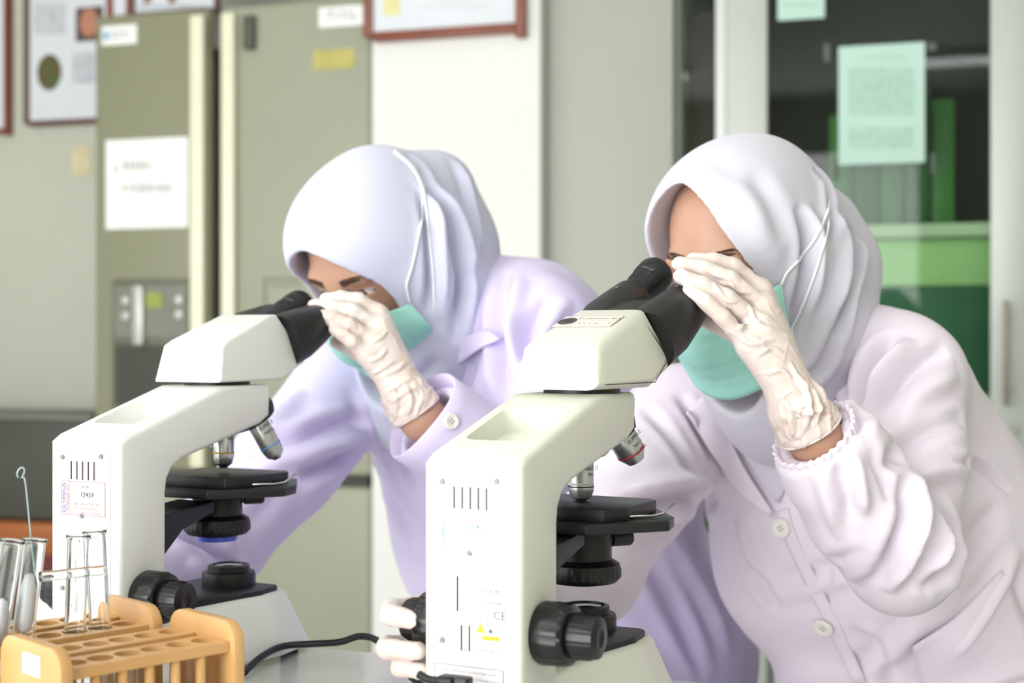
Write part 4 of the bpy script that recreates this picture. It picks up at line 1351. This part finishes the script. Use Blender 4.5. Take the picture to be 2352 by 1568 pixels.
    coat['label'] = spec['coat_label']
    bvh_coat = BVHTree.FromPolygons(V.tolist(), Q.tolist())
    # ---------------- hijab
    hs = spec['hijab']
    def hijab_sdf(p):
        q = loc(p)
        d = ell(q, (0, -.016, .018), I3, hs['cap'])
        d = smin(d, ell(q, (0, .030, .030), I3, hs['awn']), .03)
        d = smin(d, rc(q, (0, .0, -.045), (0, .006, -.085), .080, .076), .03)
        for a, b, ra, rb, k in hs['drape']:
            d = smin(d, rc(p, a, b, ra, rb), k)
        # face opening: egg shaped tunnel along the gaze
        zc = q[:, 2] - hs['oz']
        top_h = hs['oh']; bot_h = hs['ob']
        x_ = q[:, 0] - hs['ox']
        r2 = np.sqrt((x_ / hs['ow']) ** 2 + np.where(zc > 0, zc / top_h, zc / bot_h) ** 2 + 1e-9)
        # pointed crown of the opening
        r2 = r2 + .10 * np.clip(zc / top_h, 0, 1) ** 2 * np.abs(x_) / hs['ow']
        hole_ = (r2 - 1) * .055
        hole_ = np.maximum(hole_, -(q[:, 1] + .0))
        d = smax(d, -hole_, .005)
        # hollow so that the cloth lies off the face
        inn = ell(q, (0, .020, .006), I3, (hs['awn'][0] - .007, .090, hs['cap'][2] - .015))
        inn = np.maximum(inn, -(q[:, 1] - .015))
        d = smax(d, -inn, .004)
        return d
    pts_h = [H + v * s for v in (xl, g, up) for s in (-.14, .14)] + [a for t_ in hs['drape'] for a in (t_[0], t_[1])]
    lo, hi = bounds(pts_h, .10)
    V, Q = sdf_mesh(hijab_sdf, lo, hi, .0027)
    V = relax(V, Q, 3, .5)
    Nn = normals(V, Q)
    V = V + Nn * wob(V, .0016, (14, 14, 9), spec['seed'] + 9)[:, None]
    V = creases(V, Q, [(p_, w_ * .85, h_ * 1.1) for p_, w_, h_ in hs['creases']])
    V = relax(V, Q, 1, .25)
    hj = under(link('hijab', np_mesh('hijab', V, Q), spec['hijab_mat'], None), e)
    hj['label'] = spec['hijab_label']
    bvh_h = BVHTree.FromPolygons(V.tolist(), Q.tolist())
    # straps of the mask run over the hijab to the back of the head
    def corner(ii, jj): return Vector(VV[ii * (nv + 1) + jj])
    side = nu
    for (px_list, jj) in spec['straps']:
        pts = [corner(side, jj) + xl * .001]
        for s2 in spline([Vector((a, b, 0)) for a, b in px_list], 10):
            h, n = cast(bvh_h, s2.x, s2.y, .0020)
            if h is not None: pts.append(h)
        P5 = pts[:]
        for _ in range(2):
            pts = [pts[0]] + [(pts[i - 1] + pts[i] * 2 + pts[i + 1]) / 4 for i in range(1, len(pts) - 1)] + [pts[-1]]
        under(MB().tube(spline(pts, 3), .0015, 6).build('mask_strap', M_strap, None, True), mk)
    # ---------------- gloves
    for hd, (cuff_a, cuff_b, ra, rb), lab in zip(hands, spec['cuffs'], ('glove', 'glove')):
        def gl_sdf(p, hd=hd):
            d = hd.sdf(p)
            c = rc(p, cuff_a, cuff_b, ra, rb)
            dv = (cuff_b - cuff_a).normalized()
            far = cuff_b
            c = smax(c, (p - A3(far)) @ A3(dv), .0015)
            c = smax(c, -rc(p, far - dv * .022, far + dv * .03, rb - .009, rb - .0018), .001)
            d = smin(d, c, .012)
            return d
        lo, hi = bounds(hd.pts() + [cuff_a, cuff_b], .06)
        V, Q = sdf_mesh(gl_sdf, lo, hi, .0016)
        V = relax(V, Q, 1, .4)
        Nn = normals(V, Q)
        dv = A3((cuff_b - cuff_a).normalized())
        s_ = (V - A3(cuff_a)) @ dv
        amt = np.clip((s_ + .035) / .05, .10, 1.0)
        V = V + Nn * (amt * wob(V, .0030, (60, 60, 60), 1.7) + amt * wob(V, .0020, (140, 140, 140), 4.1) + .0017 * (np.clip(1 - np.abs(wob(V, 1, (80, 80, 55), 6.2)) * 5, 0, 1)) * (.35 + amt))[:, None]
        V = creases(V, Q, [(p_, w_ * .8, h_ * 1.5) for p_, w_, h_ in spec.get('glove_creases', [])])
        gv = under(link('glove', np_mesh('glove', V, Q), M_glove, None), e)
        # rolled bead at the cuff
        xa = (cuff_b - cuff_a).normalized(); x1 = xa.orthogonal().normalized(); x2 = xa.cross(x1)
        ring = [cuff_b + (x1 * math.cos(a) + x2 * math.sin(a)) * (rb - .0008 + .0008 * math.sin(3 * a)) for a in [2 * math.pi * k / 40 for k in range(41)]]
        under(MB().tube(ring, .0013, 6).build('rolled_cuff', M_glove, None, True), gv)
    # ---------------- skirt legs and shoes
    for ch in spec['legs']:
        kn, an = ch[-2][0], ch[-1][0]
        def leg_sdf(p, ch=ch): return smax(lerp_chain(p, [(a, r + .02) for a, r in ch], .02), .07 - p[:, 2], .004)
        lo, hi = bounds([a for a, r in ch], .16)
        V, Q = sdf_mesh(leg_sdf, lo, hi, .011)
        under(link('trouser_leg', np_mesh('trouser_leg', V, Q), M_trouser, None), e)
        def shoe_sdf(p, an=an): return smax(smin(rc(p, (an.x, an.y, .045), (an.x + gh.x * .15, an.y + gh.y * .15, .032), .045, .034), rc(p, (an.x, an.y, .045), (an.x, an.y, .09), .045, .045), .03), .001 - p[:, 2], .003)
        lo, hi = bounds([an, Vector((an.x, an.y, 0)), Vector((an.x + gh.x * .2, an.y + gh.y * .2, .05))], .08)
        V, Q = sdf_mesh(shoe_sdf, lo, hi, .008)
        under(link('shoe', np_mesh('shoe', V, Q), M_shoe, None), e)
    return dict(e=e, body=body, coat=coat, hijab=hj, bvh_coat=bvh_coat, bvh_h=bvh_h, bvh_body=bvh_body)

def button(bvh, px, py, r, parent, name='button', lift=.0):
    h, n = cast(bvh, px, py, lift)
    if h is None: return
    x = n.orthogonal().normalized()
    Mx = frame_matrix(h + n * .0005, x, n.cross(x))
    o = MB().lathe([(0, 0), (r, 0), (r, .0022), (r * .9, .003), (r * .68, .003), (r * .6, .0022), (0, .0020)], 32, M=Mx).build(name, M_btn, None, angle=35)
    under(o, parent)
    dk = MB()
    for a in range(4):
        c = Vector((r * .24 * math.cos(a * math.pi / 2 + .8), r * .24 * math.sin(a * math.pi / 2 + .8), 0))
        dk.lathe([(0, .0021), (r * .10, .0021), (r * .10, .0024), (0, .0024)], 10, M=Mx @ Matrix.Translation(c))
    under(dk.build('thread_hole', M_greytext, None), o)

# ------------------------------------------------------------------ right person
M_coatA = mat('pale lavender pink cotton', (235, 225, 237), .85, rgb2=(231, 220, 234), vscale=10, bump=.18, bscale=1100, sheen=.15)
M_hijA = mat('pale grey lilac hijab cloth', (208, 205, 217), .8, rgb2=(204, 201, 214), vscale=10, bump=.12, bscale=1300, sheen=.2)
a = at
HA = at(1712, 580, 1.47)
neckA = at(1800, 800, 1.56)
# left hand (image right) cupped over the eyepiece
hA_w = a(1838, 945, 1.262)
kA = [a(1745, 668, 1.299), a(1752, 704, 1.279), a(1742, 746, 1.263), a(1716, 790, 1.253)]
tA = [a(1592, 598, 1.289), a(1562, 606, 1.272), a(1564, 634, 1.257), a(1584, 664, 1.249)]
fA = [curl(k, t, b) for k, t, b in zip(kA, tA, (Vector((.004, 0, .008)), Vector((.003, -.004, .006)), Vector((.002, -.006, .004)), Vector((0, -.006, .002))))]
handA = Hand(hA_w, kA, fA, [a(1812, 880, 1.277), a(1740, 800, 1.292), a(1672, 752, 1.305), a(1618, 732, 1.312)])
# right hand (image left) on the far focus knob
hA2_w = a(1090, 1440, 1.210)
kA2 = [a(1000, 1392, 1.150), a(1003, 1430, 1.140), a(1003, 1478, 1.135), a(1005, 1530, 1.130)]
fA2 = [[kA2[0], a(900, 1400, 1.105), a(898, 1412, 1.080), a(950, 1424, 1.061)],
       [kA2[1], a(960, 1440, 1.125), a(950, 1455, 1.115), a(960, 1465, 1.100)],
       [kA2[2], a(890, 1486, 1.095), a(888, 1490, 1.075), a(960, 1494, 1.055)],
       [kA2[3], a(920, 1532, 1.095), a(918, 1534, 1.075), a(970, 1540, 1.057)]]
handA2 = Hand(hA2_w, kA2, fA2, [a(1060, 1400, 1.21), a(1010, 1385, 1.17), a(975, 1392, 1.14), a(955, 1405, 1.12)])
LsA, LeA, LwA = a(2072, 872, 1.475), a(2072, 1285, 1.335), a(1879, 1012, 1.270)
RsA, ReA, RwA = a(1560, 975, 1.62), a(1345, 1300, 1.43), a(1110, 1428, 1.255)
hipA = Vector((.56, 1.76, .56))
legdir = Vector((-.454, -.891, 0))
latA = Vector((.891, -.454, 0))
def legs_of(hip, lat):
    out = []
    for s in (-1, 1):
        h0 = hip + lat * .09 * s + Vector((0, 0, -.02)); kn = h0 + legdir * .40 + Vector((0, 0, -.03)); an = kn + legdir * -.06; an = Vector((an.x, an.y, .09))
        out.append([(h0, .085), (kn, .060), (an, .040)])
    return out
dA = (LwA - LeA).normalized()
sleeveA_end = LwA + dA * .002
torsoA = [[(a(2010, 960, 1.555), .098), (a(2120, 1230, 1.60), .120), (hipA + latA * .075 + Vector((0, 0, .10)), .135)],
          [(a(1775, 1020, 1.655), .088), (a(1880, 1270, 1.69), .112), (hipA - latA * .075 + Vector((0, 0, .10)), .125)]]
specA = dict(brow=.0185, mask_up=.006, mask_wide=.05,
    base=(hipA.x, hipA.y, 0), label='right person in pale pinkish lab coat and grey hijab bending over the near microscope',
    H=HA, yaw=math.atan2(-.73, -.68), pitch=20, neck=neckA, seed=3.0,
    hands=[handA, handA2],
    cuffs=[(hA_w, hA_w + (LwA - hA_w).normalized() * .019, .0265, .0300), (hA2_w, hA2_w + (ReA - hA2_w).normalized() * .05, .026, .030)],
    torso=torsoA,
    arms_skin=[[(LsA, .042), (LeA.lerp(LsA, .06) + Vector((-.01, 0, .012)), .028), (LwA, .0225), (hA_w, .020)], [(RsA, .042), (ReA, .030), (RwA, .0265), (hA2_w, .024)]],
    legs=legs_of(hipA, latA),
    skirt=[[(hipA + latA * .08 * s + Vector((0, 0, .04)), .135), (hipA + latA * .10 * s + legdir * .30 + Vector((0, 0, -.02)), .105)] for s in (-1, 1)],
    coat_extra=[(a(1850, 830, 1.60), a(2045, 855, 1.50), .066, .062, .06), (a(1790, 890, 1.62), RsA, .055, .060, .05), (a(2060, 955, 1.58), a(2180, 1190, 1.68), .085, .10, .06)],
    sleeves=[([(LsA, .063), (LsA.lerp(LeA, .5), .059), (LeA, .050), (LeA.lerp(LwA, .45), .053), (LeA.lerp(LwA, .80), .046), (sleeveA_end - dA * .012, .0365), (sleeveA_end + dA * .02, .0360)], sleeveA_end, dA),
             ([(RsA, .066), (RsA.lerp(ReA, .5), .061), (ReA, .056), (ReA.lerp(RwA, .5), .046), (RwA, .038)], RwA, RwA - ReA)],
    arm_k=.022, coat_mat=M_coatA, coat_label='pale pinkish lavender lab coat with white buttons', hijab_mat=M_hijA, hijab_label='pale grey lilac hijab',
    coat_creases=[
        ([(1645, 1152), (1590, 1142), (1500, 1160), (1400, 1170)], .012, -.016), ([(1640, 1118), (1560, 1115), (1450, 1130)], .014, .008),
        ([(1620, 1185), (1520, 1200), (1420, 1215)], .015, .006),
        ([(2095, 1090), (2112, 1180), (2072, 1290), (2040, 1360)], .010, .010), ([(2060, 1090), (2080, 1180), (2050, 1270), (2015, 1340)], .010, -.008),
        ([(2150, 1140), (2195, 1230), (2170, 1310), (2110, 1360)], .011, -.010), ([(2130, 1150), (2160, 1240), (2140, 1310)], .009, .008),
        ([(1960, 1040), (1975, 1110), (1985, 1180)], .008, .007), ([(1920, 1050), (1945, 1130), (1960, 1200)], .008, -.006), ([(2000, 1030), (2030, 1100), (2050, 1160)], .008, -.006),
        ([(1880, 1070), (1900, 1150), (1930, 1240)], .009, .005),
        ([(2060, 760), (2010, 830), (1975, 930), (1962, 1000)], .011, -.014), ([(2090, 780), (2040, 850), (2005, 930)], .010, .009),
        ([(2175, 800), (2110, 840), (2040, 900), (2000, 960)], .010, -.012), ([(2200, 860), (2130, 900), (2060, 960)], .011, .008),
        ([(2220, 960), (2140, 985), (2060, 1040), (2030, 1080)], .012, -.009), ([(2230, 1060), (2150, 1080), (2090, 1120)], .012, .007),
        ([(1900, 900), (1930, 960), (1930, 1020)], .009, -.006), ([(1960, 790), (1940, 860), (1950, 930)], .008, -.006),
        ([(1790, 1330), (1890, 1300), (1985, 1262)], .009, -.003), ([(1800, 1370), (1900, 1345), (2010, 1300)], .010, .003), ([(1900, 1300), (1903, 1350), (1890, 1400)], .008, -.003),
        ([(1730, 1300), (1760, 1360), (1790, 1400)], .010, -.006), ([(1700, 1180), (1720, 1260), (1760, 1330)], .012, .006),
        ([(2300, 1160), (2220, 1260), (2150, 1380)], .016, -.009), ([(2340, 1250), (2260, 1400), (2160, 1540)], .016, .010), ([(2120, 1420), (2060, 1490), (1990, 1560)], .014, .007),
        ([(2150, 1060), (2240, 1068), (2325, 1130)], .007, -.006), ([(1950, 1440), (2020, 1500), (2060, 1568)], .014, -.006),
        ([(1480, 930), (1530, 990), (1580, 1060), (1620, 1130)], .010, -.006), ([(1560, 900), (1600, 980), (1640, 1060)], .009, -.007),
    ],
    hijab=dict(cap=(.083, .106, .102), awn=(.078, .080, .080), ow=.067, oz=-.020, oh=.114, ob=.135, ox=-.010,
        drape=[(a(1755, 640, 1.505), a(1815, 790, 1.525), .088, .080, .05), (a(1815, 790, 1.525), a(1800, 900, 1.53), .078, .070, .05), (a(1770, 860, 1.51), a(1775, 980, 1.55), .040, .035, .04),
               (a(1880, 520, 1.56), a(1912, 600, 1.56), .040, .040, .05), (a(1905, 620, 1.56), a(1885, 740, 1.55), .042, .044, .05)],
        creases=[([(1828, 470), (1852, 540), (1852, 620), (1830, 710), (1805, 790)], .008, -.010), ([(1850, 470), (1875, 550), (1872, 640), (1850, 730)], .008, .007),
                 ([(1870, 385), (1900, 430), (1908, 500), (1915, 580)], .007, -.010), ([(1930, 500), (1965, 570), (1950, 660), (1925, 760), (1880, 830)], .008, -.009),
                 ([(1905, 480), (1940, 560), (1930, 650), (1900, 740)], .009, .008), ([(1960, 540), (1975, 590), (1955, 680), (1945, 760)], .007, .007),
                 ([(1720, 400), (1770, 470), (1800, 560)], .013, -.005), ([(1640, 400), (1720, 450), (1770, 560), (1790, 660)], .016, .004),
                 ([(1925, 790), (1880, 850), (1830, 890)], .008, -.008), ([(1600, 380), (1640, 420), (1690, 480)], .012, .003)]),
    straps=[([(1800, 630), (1840, 590), (1875, 545), (1900, 480), (1905, 462)], 0), ([(1815, 760), (1840, 715), (1870, 640), (1892, 560), (1902, 490), (1905, 462)], 26)],
    glove_creases=[([(1690, 760), (1720, 740), (1760, 742)], .0025, .0018), ([(1700, 775), (1730, 790), (1780, 780)], .0025, .0018), ([(1640, 650), (1670, 690), (1700, 690)], .002, .0014),
                   ([(1830, 860), (1860, 920), (1850, 990)], .003, .0028), ([(1800, 900), (1830, 950), (1830, 1000)], .003, -.0026), ([(1860, 870), (1895, 920), (1890, 970)], .003, -.0024), ([(1810, 930), (1850, 950), (1900, 930)], .003, .0025),
                   ([(1815, 830), (1840, 880), (1875, 900)], .0025, .0018), ([(1600, 610), (1640, 640), (1690, 650)], .002, -.0012), ([(1720, 700), (1745, 745), (1800, 760)], .002, .0016), ([(1735, 820), (1770, 800), (1800, 810)], .002, .0016), ([(1760, 860), (1795, 850), (1820, 870)], .002, .0015), ([(1790, 920), (1815, 900), (1850, 905)], .0022, .0020), ([(1670, 640), (1695, 668), (1735, 672)], .0018, .0014), ([(1870, 900), (1880, 940), (1868, 985)], .0025, .0024), ([(1810, 960), (1822, 985), (1820, 1005)], .0025, .0024)],
)
pA = person(specA)
M_drapeA = M_hijA
cb, ct = pA['bvh_coat'], pA['coat']
# hijab cloth tucked into the V of the collar, lapels, placket, pockets, buttons
patch(cb, [(1600, 860), (1640, 930), (1700, 1030), (1788, 1150)], [(1890, 850), (1880, 930), (1850, 1020), (1794, 1150)], 22, 14, .006, .003, 'hijab_front', M_drapeA, pA['hijab'])
patch(cb, [(1612, 912), (1655, 985), (1720, 1075), (1784, 1172)], [(1572, 960), (1600, 1000), (1650, 1075), (1776, 1180)], 20, 8, .010, .003, 'lapel', M_coatA, ct)
patch(cb, [(1786, 1172), (1800, 1230), (1850, 1340), (1900, 1440), (1960, 1570)], [(1812, 1165), (1828, 1225), (1880, 1335), (1930, 1432), (1992, 1566)], 26, 4, .0018, .002, 'placket', M_coatA, ct)
patch(cb, [(2092, 1478), (2200, 1405), (2304, 1312)], [(2140, 1620), (2250, 1590), (2400, 1540)], 14, 10, .005, .002, 'pocket', M_coatA, ct)
button(cb, 1797, 1211, .0112, ct, lift=.0022); button(cb, 1893, 1437, .0112, ct, lift=.0022)
# gathered elastic cuff
gx = dA.orthogonal().normalized(); gy = dA.cross(gx)
tcf = bmesh.new(); rgs = []
for off, r0, am in ((-.020, .0375, .0004), (-.014, .0392, .0012), (-.006, .0384, .0016), (.003, .0392, .0020), (.008, .0400, .0024), (.0085, .0378, .0020), (.001, .0350, .0010), (-.012, .0335, .0004)):
    rgs.append([tcf.verts.new(sleeveA_end + dA * (off + .0004 * math.sin(t * 23 + off * 200)) + (gx * math.cos(t) + gy * math.sin(t)) * (r0 + .55 * am * math.sin(t * 30 + 1.5 * math.sin(t * 5)))) for t in [2 * math.pi * k / 240 for k in range(240)]])
for k in range(len(rgs) - 1):
    for i in range(240):
        j = (i + 1) % 240; tcf.faces.new((rgs[k][i], rgs[k][j], rgs[k + 1][j], rgs[k + 1][i]))
bmesh.ops.recalc_face_normals(tcf, faces=list(tcf.faces))
under(MB()._add(tcf, None).build('elastic_cuff', M_coatA, None, True), ct)

# ------------------------------------------------------------------ left person
M_coatB = mat('lilac cotton', (221, 212, 243), .85, rgb2=(216, 206, 240), vscale=10, bump=.15, bscale=1100, sheen=.15)
M_hijB = mat('icy lilac hijab cloth', (206, 207, 228), .75, rgb2=(202, 203, 225), vscale=10, bump=.10, bscale=1300, sheen=.2)
HB = at(868, 577, 1.685)
neckB = at(1010, 760, 1.775)
hB_w = a(938, 915, 1.497)
kB = [a(868, 722, 1.522), a(872, 752, 1.507), a(862, 786, 1.494), a(843, 816, 1.484)]
tB = [a(748, 688, 1.512), a(722, 702, 1.500), a(722, 722, 1.488), a(768, 756, 1.478)]
fB = [curl(k, t, b) for k, t, b in zip(kB, tB, (Vector((.004, 0, .008)), Vector((.003, -.004, .006)), Vector((.002, -.006, .004)), Vector((0, -.006, .002))))]
handB = Hand(hB_w, kB, fB, [a(910, 880, 1.512), a(855, 830, 1.527), a(810, 798, 1.537), a(775, 785, 1.542)])
hB2_w = a(205, 1375, 1.435)
kB2 = [a(140, 1345, 1.375), a(143, 1375, 1.365), a(143, 1405, 1.360), a(146, 1440, 1.355)]
fB2 = [[kB2[0], a(100, 1350, 1.345), a(99, 1358, 1.325), a(125, 1366, 1.305)], [kB2[1], a(96, 1378, 1.340), a(96, 1386, 1.320), a(128, 1392, 1.30)],
       [kB2[2], a(100, 1405, 1.340), a(100, 1412, 1.320), a(130, 1416, 1.30)], [kB2[3], a(115, 1440, 1.340), a(114, 1444, 1.320), a(134, 1446, 1.302)]]
handB2 = Hand(hB2_w, kB2, fB2, [a(185, 1345, 1.41), a(150, 1335, 1.38), a(125, 1342, 1.35), a(112, 1350, 1.33)])
LsB, LeB, LwB = a(1248, 768, 1.665), a(1175, 1105, 1.550), a(969, 960, 1.500)
RsB, ReB, RwB = a(800, 900, 1.80), a(492, 1250, 1.640), a(230, 1368, 1.455)
hipB = Vector((.12, 2.00, .56))
latB = Vector((.891, -.454, 0))
dB = (LwB - LeB).normalized()
slB = LwB - dB * .006
torsoB = [[(a(1200, 880, 1.760), .100), (a(1330, 1180, 1.840), .125), (hipB + latB * .080 + Vector((0, 0, .10)), .140)],
          [(a(985, 960, 1.870), .088), (a(1120, 1240, 1.930), .112), (hipB - latB * .075 + Vector((0, 0, .10)), .130)]]
def cuffB(V, Q): return V
specB = dict(brow=.0125, mask_up=-.012, mask_wide=.22,
    base=(hipB.x, hipB.y, 0), label='left person in lilac lab coat and icy lilac hijab looking into the far microscope',
    H=HB, yaw=math.atan2(-.78, -.62), pitch=38, neck=neckB, seed=8.0,
    hands=[handB, handB2],
    cuffs=[(hB_w, hB_w + (LwB - hB_w).normalized() * .017, .0250, .0280), (hB2_w, hB2_w + (ReB - hB2_w).normalized() * .05, .026, .030)],
    torso=torsoB,
    arms_skin=[[(LsB, .042), (LeB, .030), (LwB, .0225), (hB_w, .020)], [(RsB, .042), (ReB, .030), (RwB, .0265), (hB2_w, .024)]],
    legs=legs_of(hipB, latB),
    skirt=[[(hipB + latB * .08 * s + Vector((0, 0, .04)), .140), (hipB + latB * .10 * s + legdir * .30 + Vector((0, 0, -.02)), .105)] for s in (-1, 1)],
    coat_extra=[(a(1010, 820, 1.83), a(1205, 755, 1.70), .062, .064, .06), (a(990, 830, 1.85), RsB, .055, .062, .05), (a(1255, 800, 1.74), a(1420, 1060, 1.86), .085, .11, .06), (a(1110, 690, 1.78), a(1210, 735, 1.75), .055, .062, .05)],
    sleeves=[([(LsB, .068), (LsB.lerp(LeB, .5), .062), (LeB, .052), (LeB.lerp(LwB, .5), .050), (slB + dB * .02, .044)], slB, dB),
             ([(RsB, .068), (RsB.lerp(ReB, .5), .064), (ReB, .056), (ReB.lerp(RwB, .5), .046), (RwB, .038)], RwB, RwB - ReB)],
    arm_k=.024, coat_mat=M_coatB, coat_label='lilac lab coat', hijab_mat=M_hijB, hijab_label='icy lilac hijab',
    coat_creases=[
        ([(850, 965), (770, 975), (690, 1000), (600, 1010)], .012, -.012), ([(840, 1000), (760, 1030), (660, 1060), (580, 1075)], .013, .009), ([(830, 1030), (760, 1070), (690, 1090)], .012, -.010),
        ([(700, 900), (640, 950), (580, 1010)], .015, .007), ([(555, 1330), (530, 1290), (480, 1245), (400, 1222)], .012, -.012), ([(540, 1300), (500, 1230), (430, 1190)], .013, .008),
        ([(620, 1100), (560, 1160), (500, 1180)], .014, .006), ([(430, 1290), (480, 1310), (530, 1325)], .012, .007),
        ([(1165, 620), (1140, 720), (1150, 830), (1170, 900)], .012, -.012), ([(1200, 640), (1180, 740), (1190, 840)], .011, .009), ([(1260, 680), (1215, 760), (1190, 850)], .011, -.010),
        ([(1310, 690), (1250, 770), (1215, 870)], .012, .008), ([(840, 1040), (900, 1150), (960, 1260)], .014, -.007), ([(830, 880), (850, 980), (900, 1100)], .012, .006),
        ([(1450, 1220), (1540, 1380), (1620, 1560)], .016, -.010), ([(1520, 1200), (1610, 1350), (1680, 1500)], .016, .009), ([(880, 930), (920, 1040), (960, 1120)], .010, -.005)],
    hijab=dict(cap=(.082, .104, .100), awn=(.078, .079, .079), ow=.066, oz=-.020, oh=.088, ob=.135, ox=-.004,
        drape=[(a(925, 620, 1.72), a(1000, 760, 1.74), .092, .080, .05), (a(1000, 760, 1.74), a(985, 860, 1.76), .078, .070, .05), (a(940, 840, 1.72), a(930, 960, 1.77), .050, .045, .04),
               (a(1000, 440, 1.76), a(1040, 560, 1.77), .050, .042, .05), (a(1045, 560, 1.77), a(1050, 720, 1.77), .042, .044, .05)],
        creases=[([(960, 392), (1010, 470), (1045, 560), (1060, 660), (1045, 740)], .009, -.012), ([(990, 420), (1045, 500), (1075, 590), (1075, 680)], .009, .009), ([(985, 440), (1005, 540), (1015, 640), (1010, 740)], .009, .009),
                 ([(970, 440), (985, 540), (990, 640), (985, 720)], .007, -.007), ([(1050, 370), (1072, 430), (1092, 520), (1100, 590)], .008, .008), ([(930, 350), (965, 380), (985, 420)], .007, -.005),
                 ([(1080, 600), (1060, 690), (1045, 790)], .009, -.009), ([(900, 940), (960, 880), (1010, 820)], .010, -.006)]),
    straps=[([(930, 660), (950, 590), (965, 510), (968, 440), (945, 390), (905, 352)], 0), ([(1000, 690), (996, 620), (988, 550), (980, 480), (968, 430), (945, 385), (905, 350)], 26)],
    glove_creases=[([(930, 880), (945, 920), (935, 955)], .003, .0025), ([(905, 880), (920, 920), (920, 950)], .003, -.0022), ([(845, 830), (870, 822), (890, 800)], .0025, .0016), ([(880, 860), (910, 850), (935, 830)], .0025, .0016), ([(890, 900), (915, 885), (945, 870)], .0022, .0020), ([(900, 925), (925, 905), (955, 890)], .0022, .0020), ([(855, 860), (880, 845), (910, 825)], .002, .0014), ([(850, 790), (875, 775), (890, 760)], .002, .0014)],
)
pB = person(specB)
cb, ct = pB['bvh_coat'], pB['coat']
patch(cb, [(1045, 780), (1040, 815), (1036, 850)], [(1120, 770), (1142, 788), (1150, 792)], 10, 10, .012, .003, 'collar', M_coatB, ct)
patch(cb, [(880, 860), (900, 930), (935, 1010), (960, 1080)], [(1030, 820), (1030, 900), (1010, 1000), (970, 1080)], 16, 10, .006, .003, 'hijab_front', M_hijB, pB['hijab'])
# turned back cuff with its button on the raised sleeve
gx = dB.orthogonal().normalized(); gy = dB.cross(gx)
cf = MB(); tcf = bmesh.new(); ringsB = []
for (off, r0) in ((-.048, .0535), (-.030, .0545), (-.005, .0530), (.010, .0530), (.011, .0510), (-.002, .0450), (-.020, .0420)):
    ringsB.append([tcf.verts.new(slB + dB * (off + .004 * math.sin(2 * t + 1)) + (gx * math.cos(t) + gy * math.sin(t)) * (r0 + .0022 * math.sin(3 * t + 1))) for t in [2 * math.pi * k / 48 for k in range(48)]])
for k in range(len(ringsB) - 1):
    for i in range(48):
        j = (i + 1) % 48; tcf.faces.new((ringsB[k][i], ringsB[k][j], ringsB[k + 1][j], ringsB[k + 1][i]))
bmesh.ops.recalc_face_normals(tcf, faces=list(tcf.faces))
cuff_o = under(cf._add(tcf, None).build('cuff', M_coatB, None, True), ct)
bv2 = BVHTree.FromPolygons([v.co[:] for v in cuff_o.data.vertices], [tuple(p.vertices) for p in cuff_o.data.polygons])
button(bv2, 1034, 968, .0085, cuff_o, lift=.001)

# ------------------------------------------------------------------ stools they sit on
def stool(hip, label):
    e = empty('lab_stool', (hip.x, hip.y, 0)); tag(e, label, 'stool')
    MB().lathe([(0, 0), (.15, 0), (.165, .012), (.165, .035), (.15, .045), (0, .046)], 36, M=Matrix.Translation((0, 0, .375))).build('seat', M_shoe, e, angle=40)
    for k in range(4):
        an = math.pi / 4 + k * math.pi / 2
        MB().tube([(.11 * math.cos(an), .11 * math.sin(an), .375), (.19 * math.cos(an), .19 * math.sin(an), .0)], .011, 10).build('leg', M_silver, e, True)
    MB().tube([(.165 * math.cos(2 * math.pi * k / 24), .165 * math.sin(2 * math.pi * k / 24), .12) for k in range(25)], .007, 8).build('foot_ring', M_silver, e, True)
stool(hipA, 'round black lab stool under the right person')
stool(hipB, 'round black lab stool under the left person')
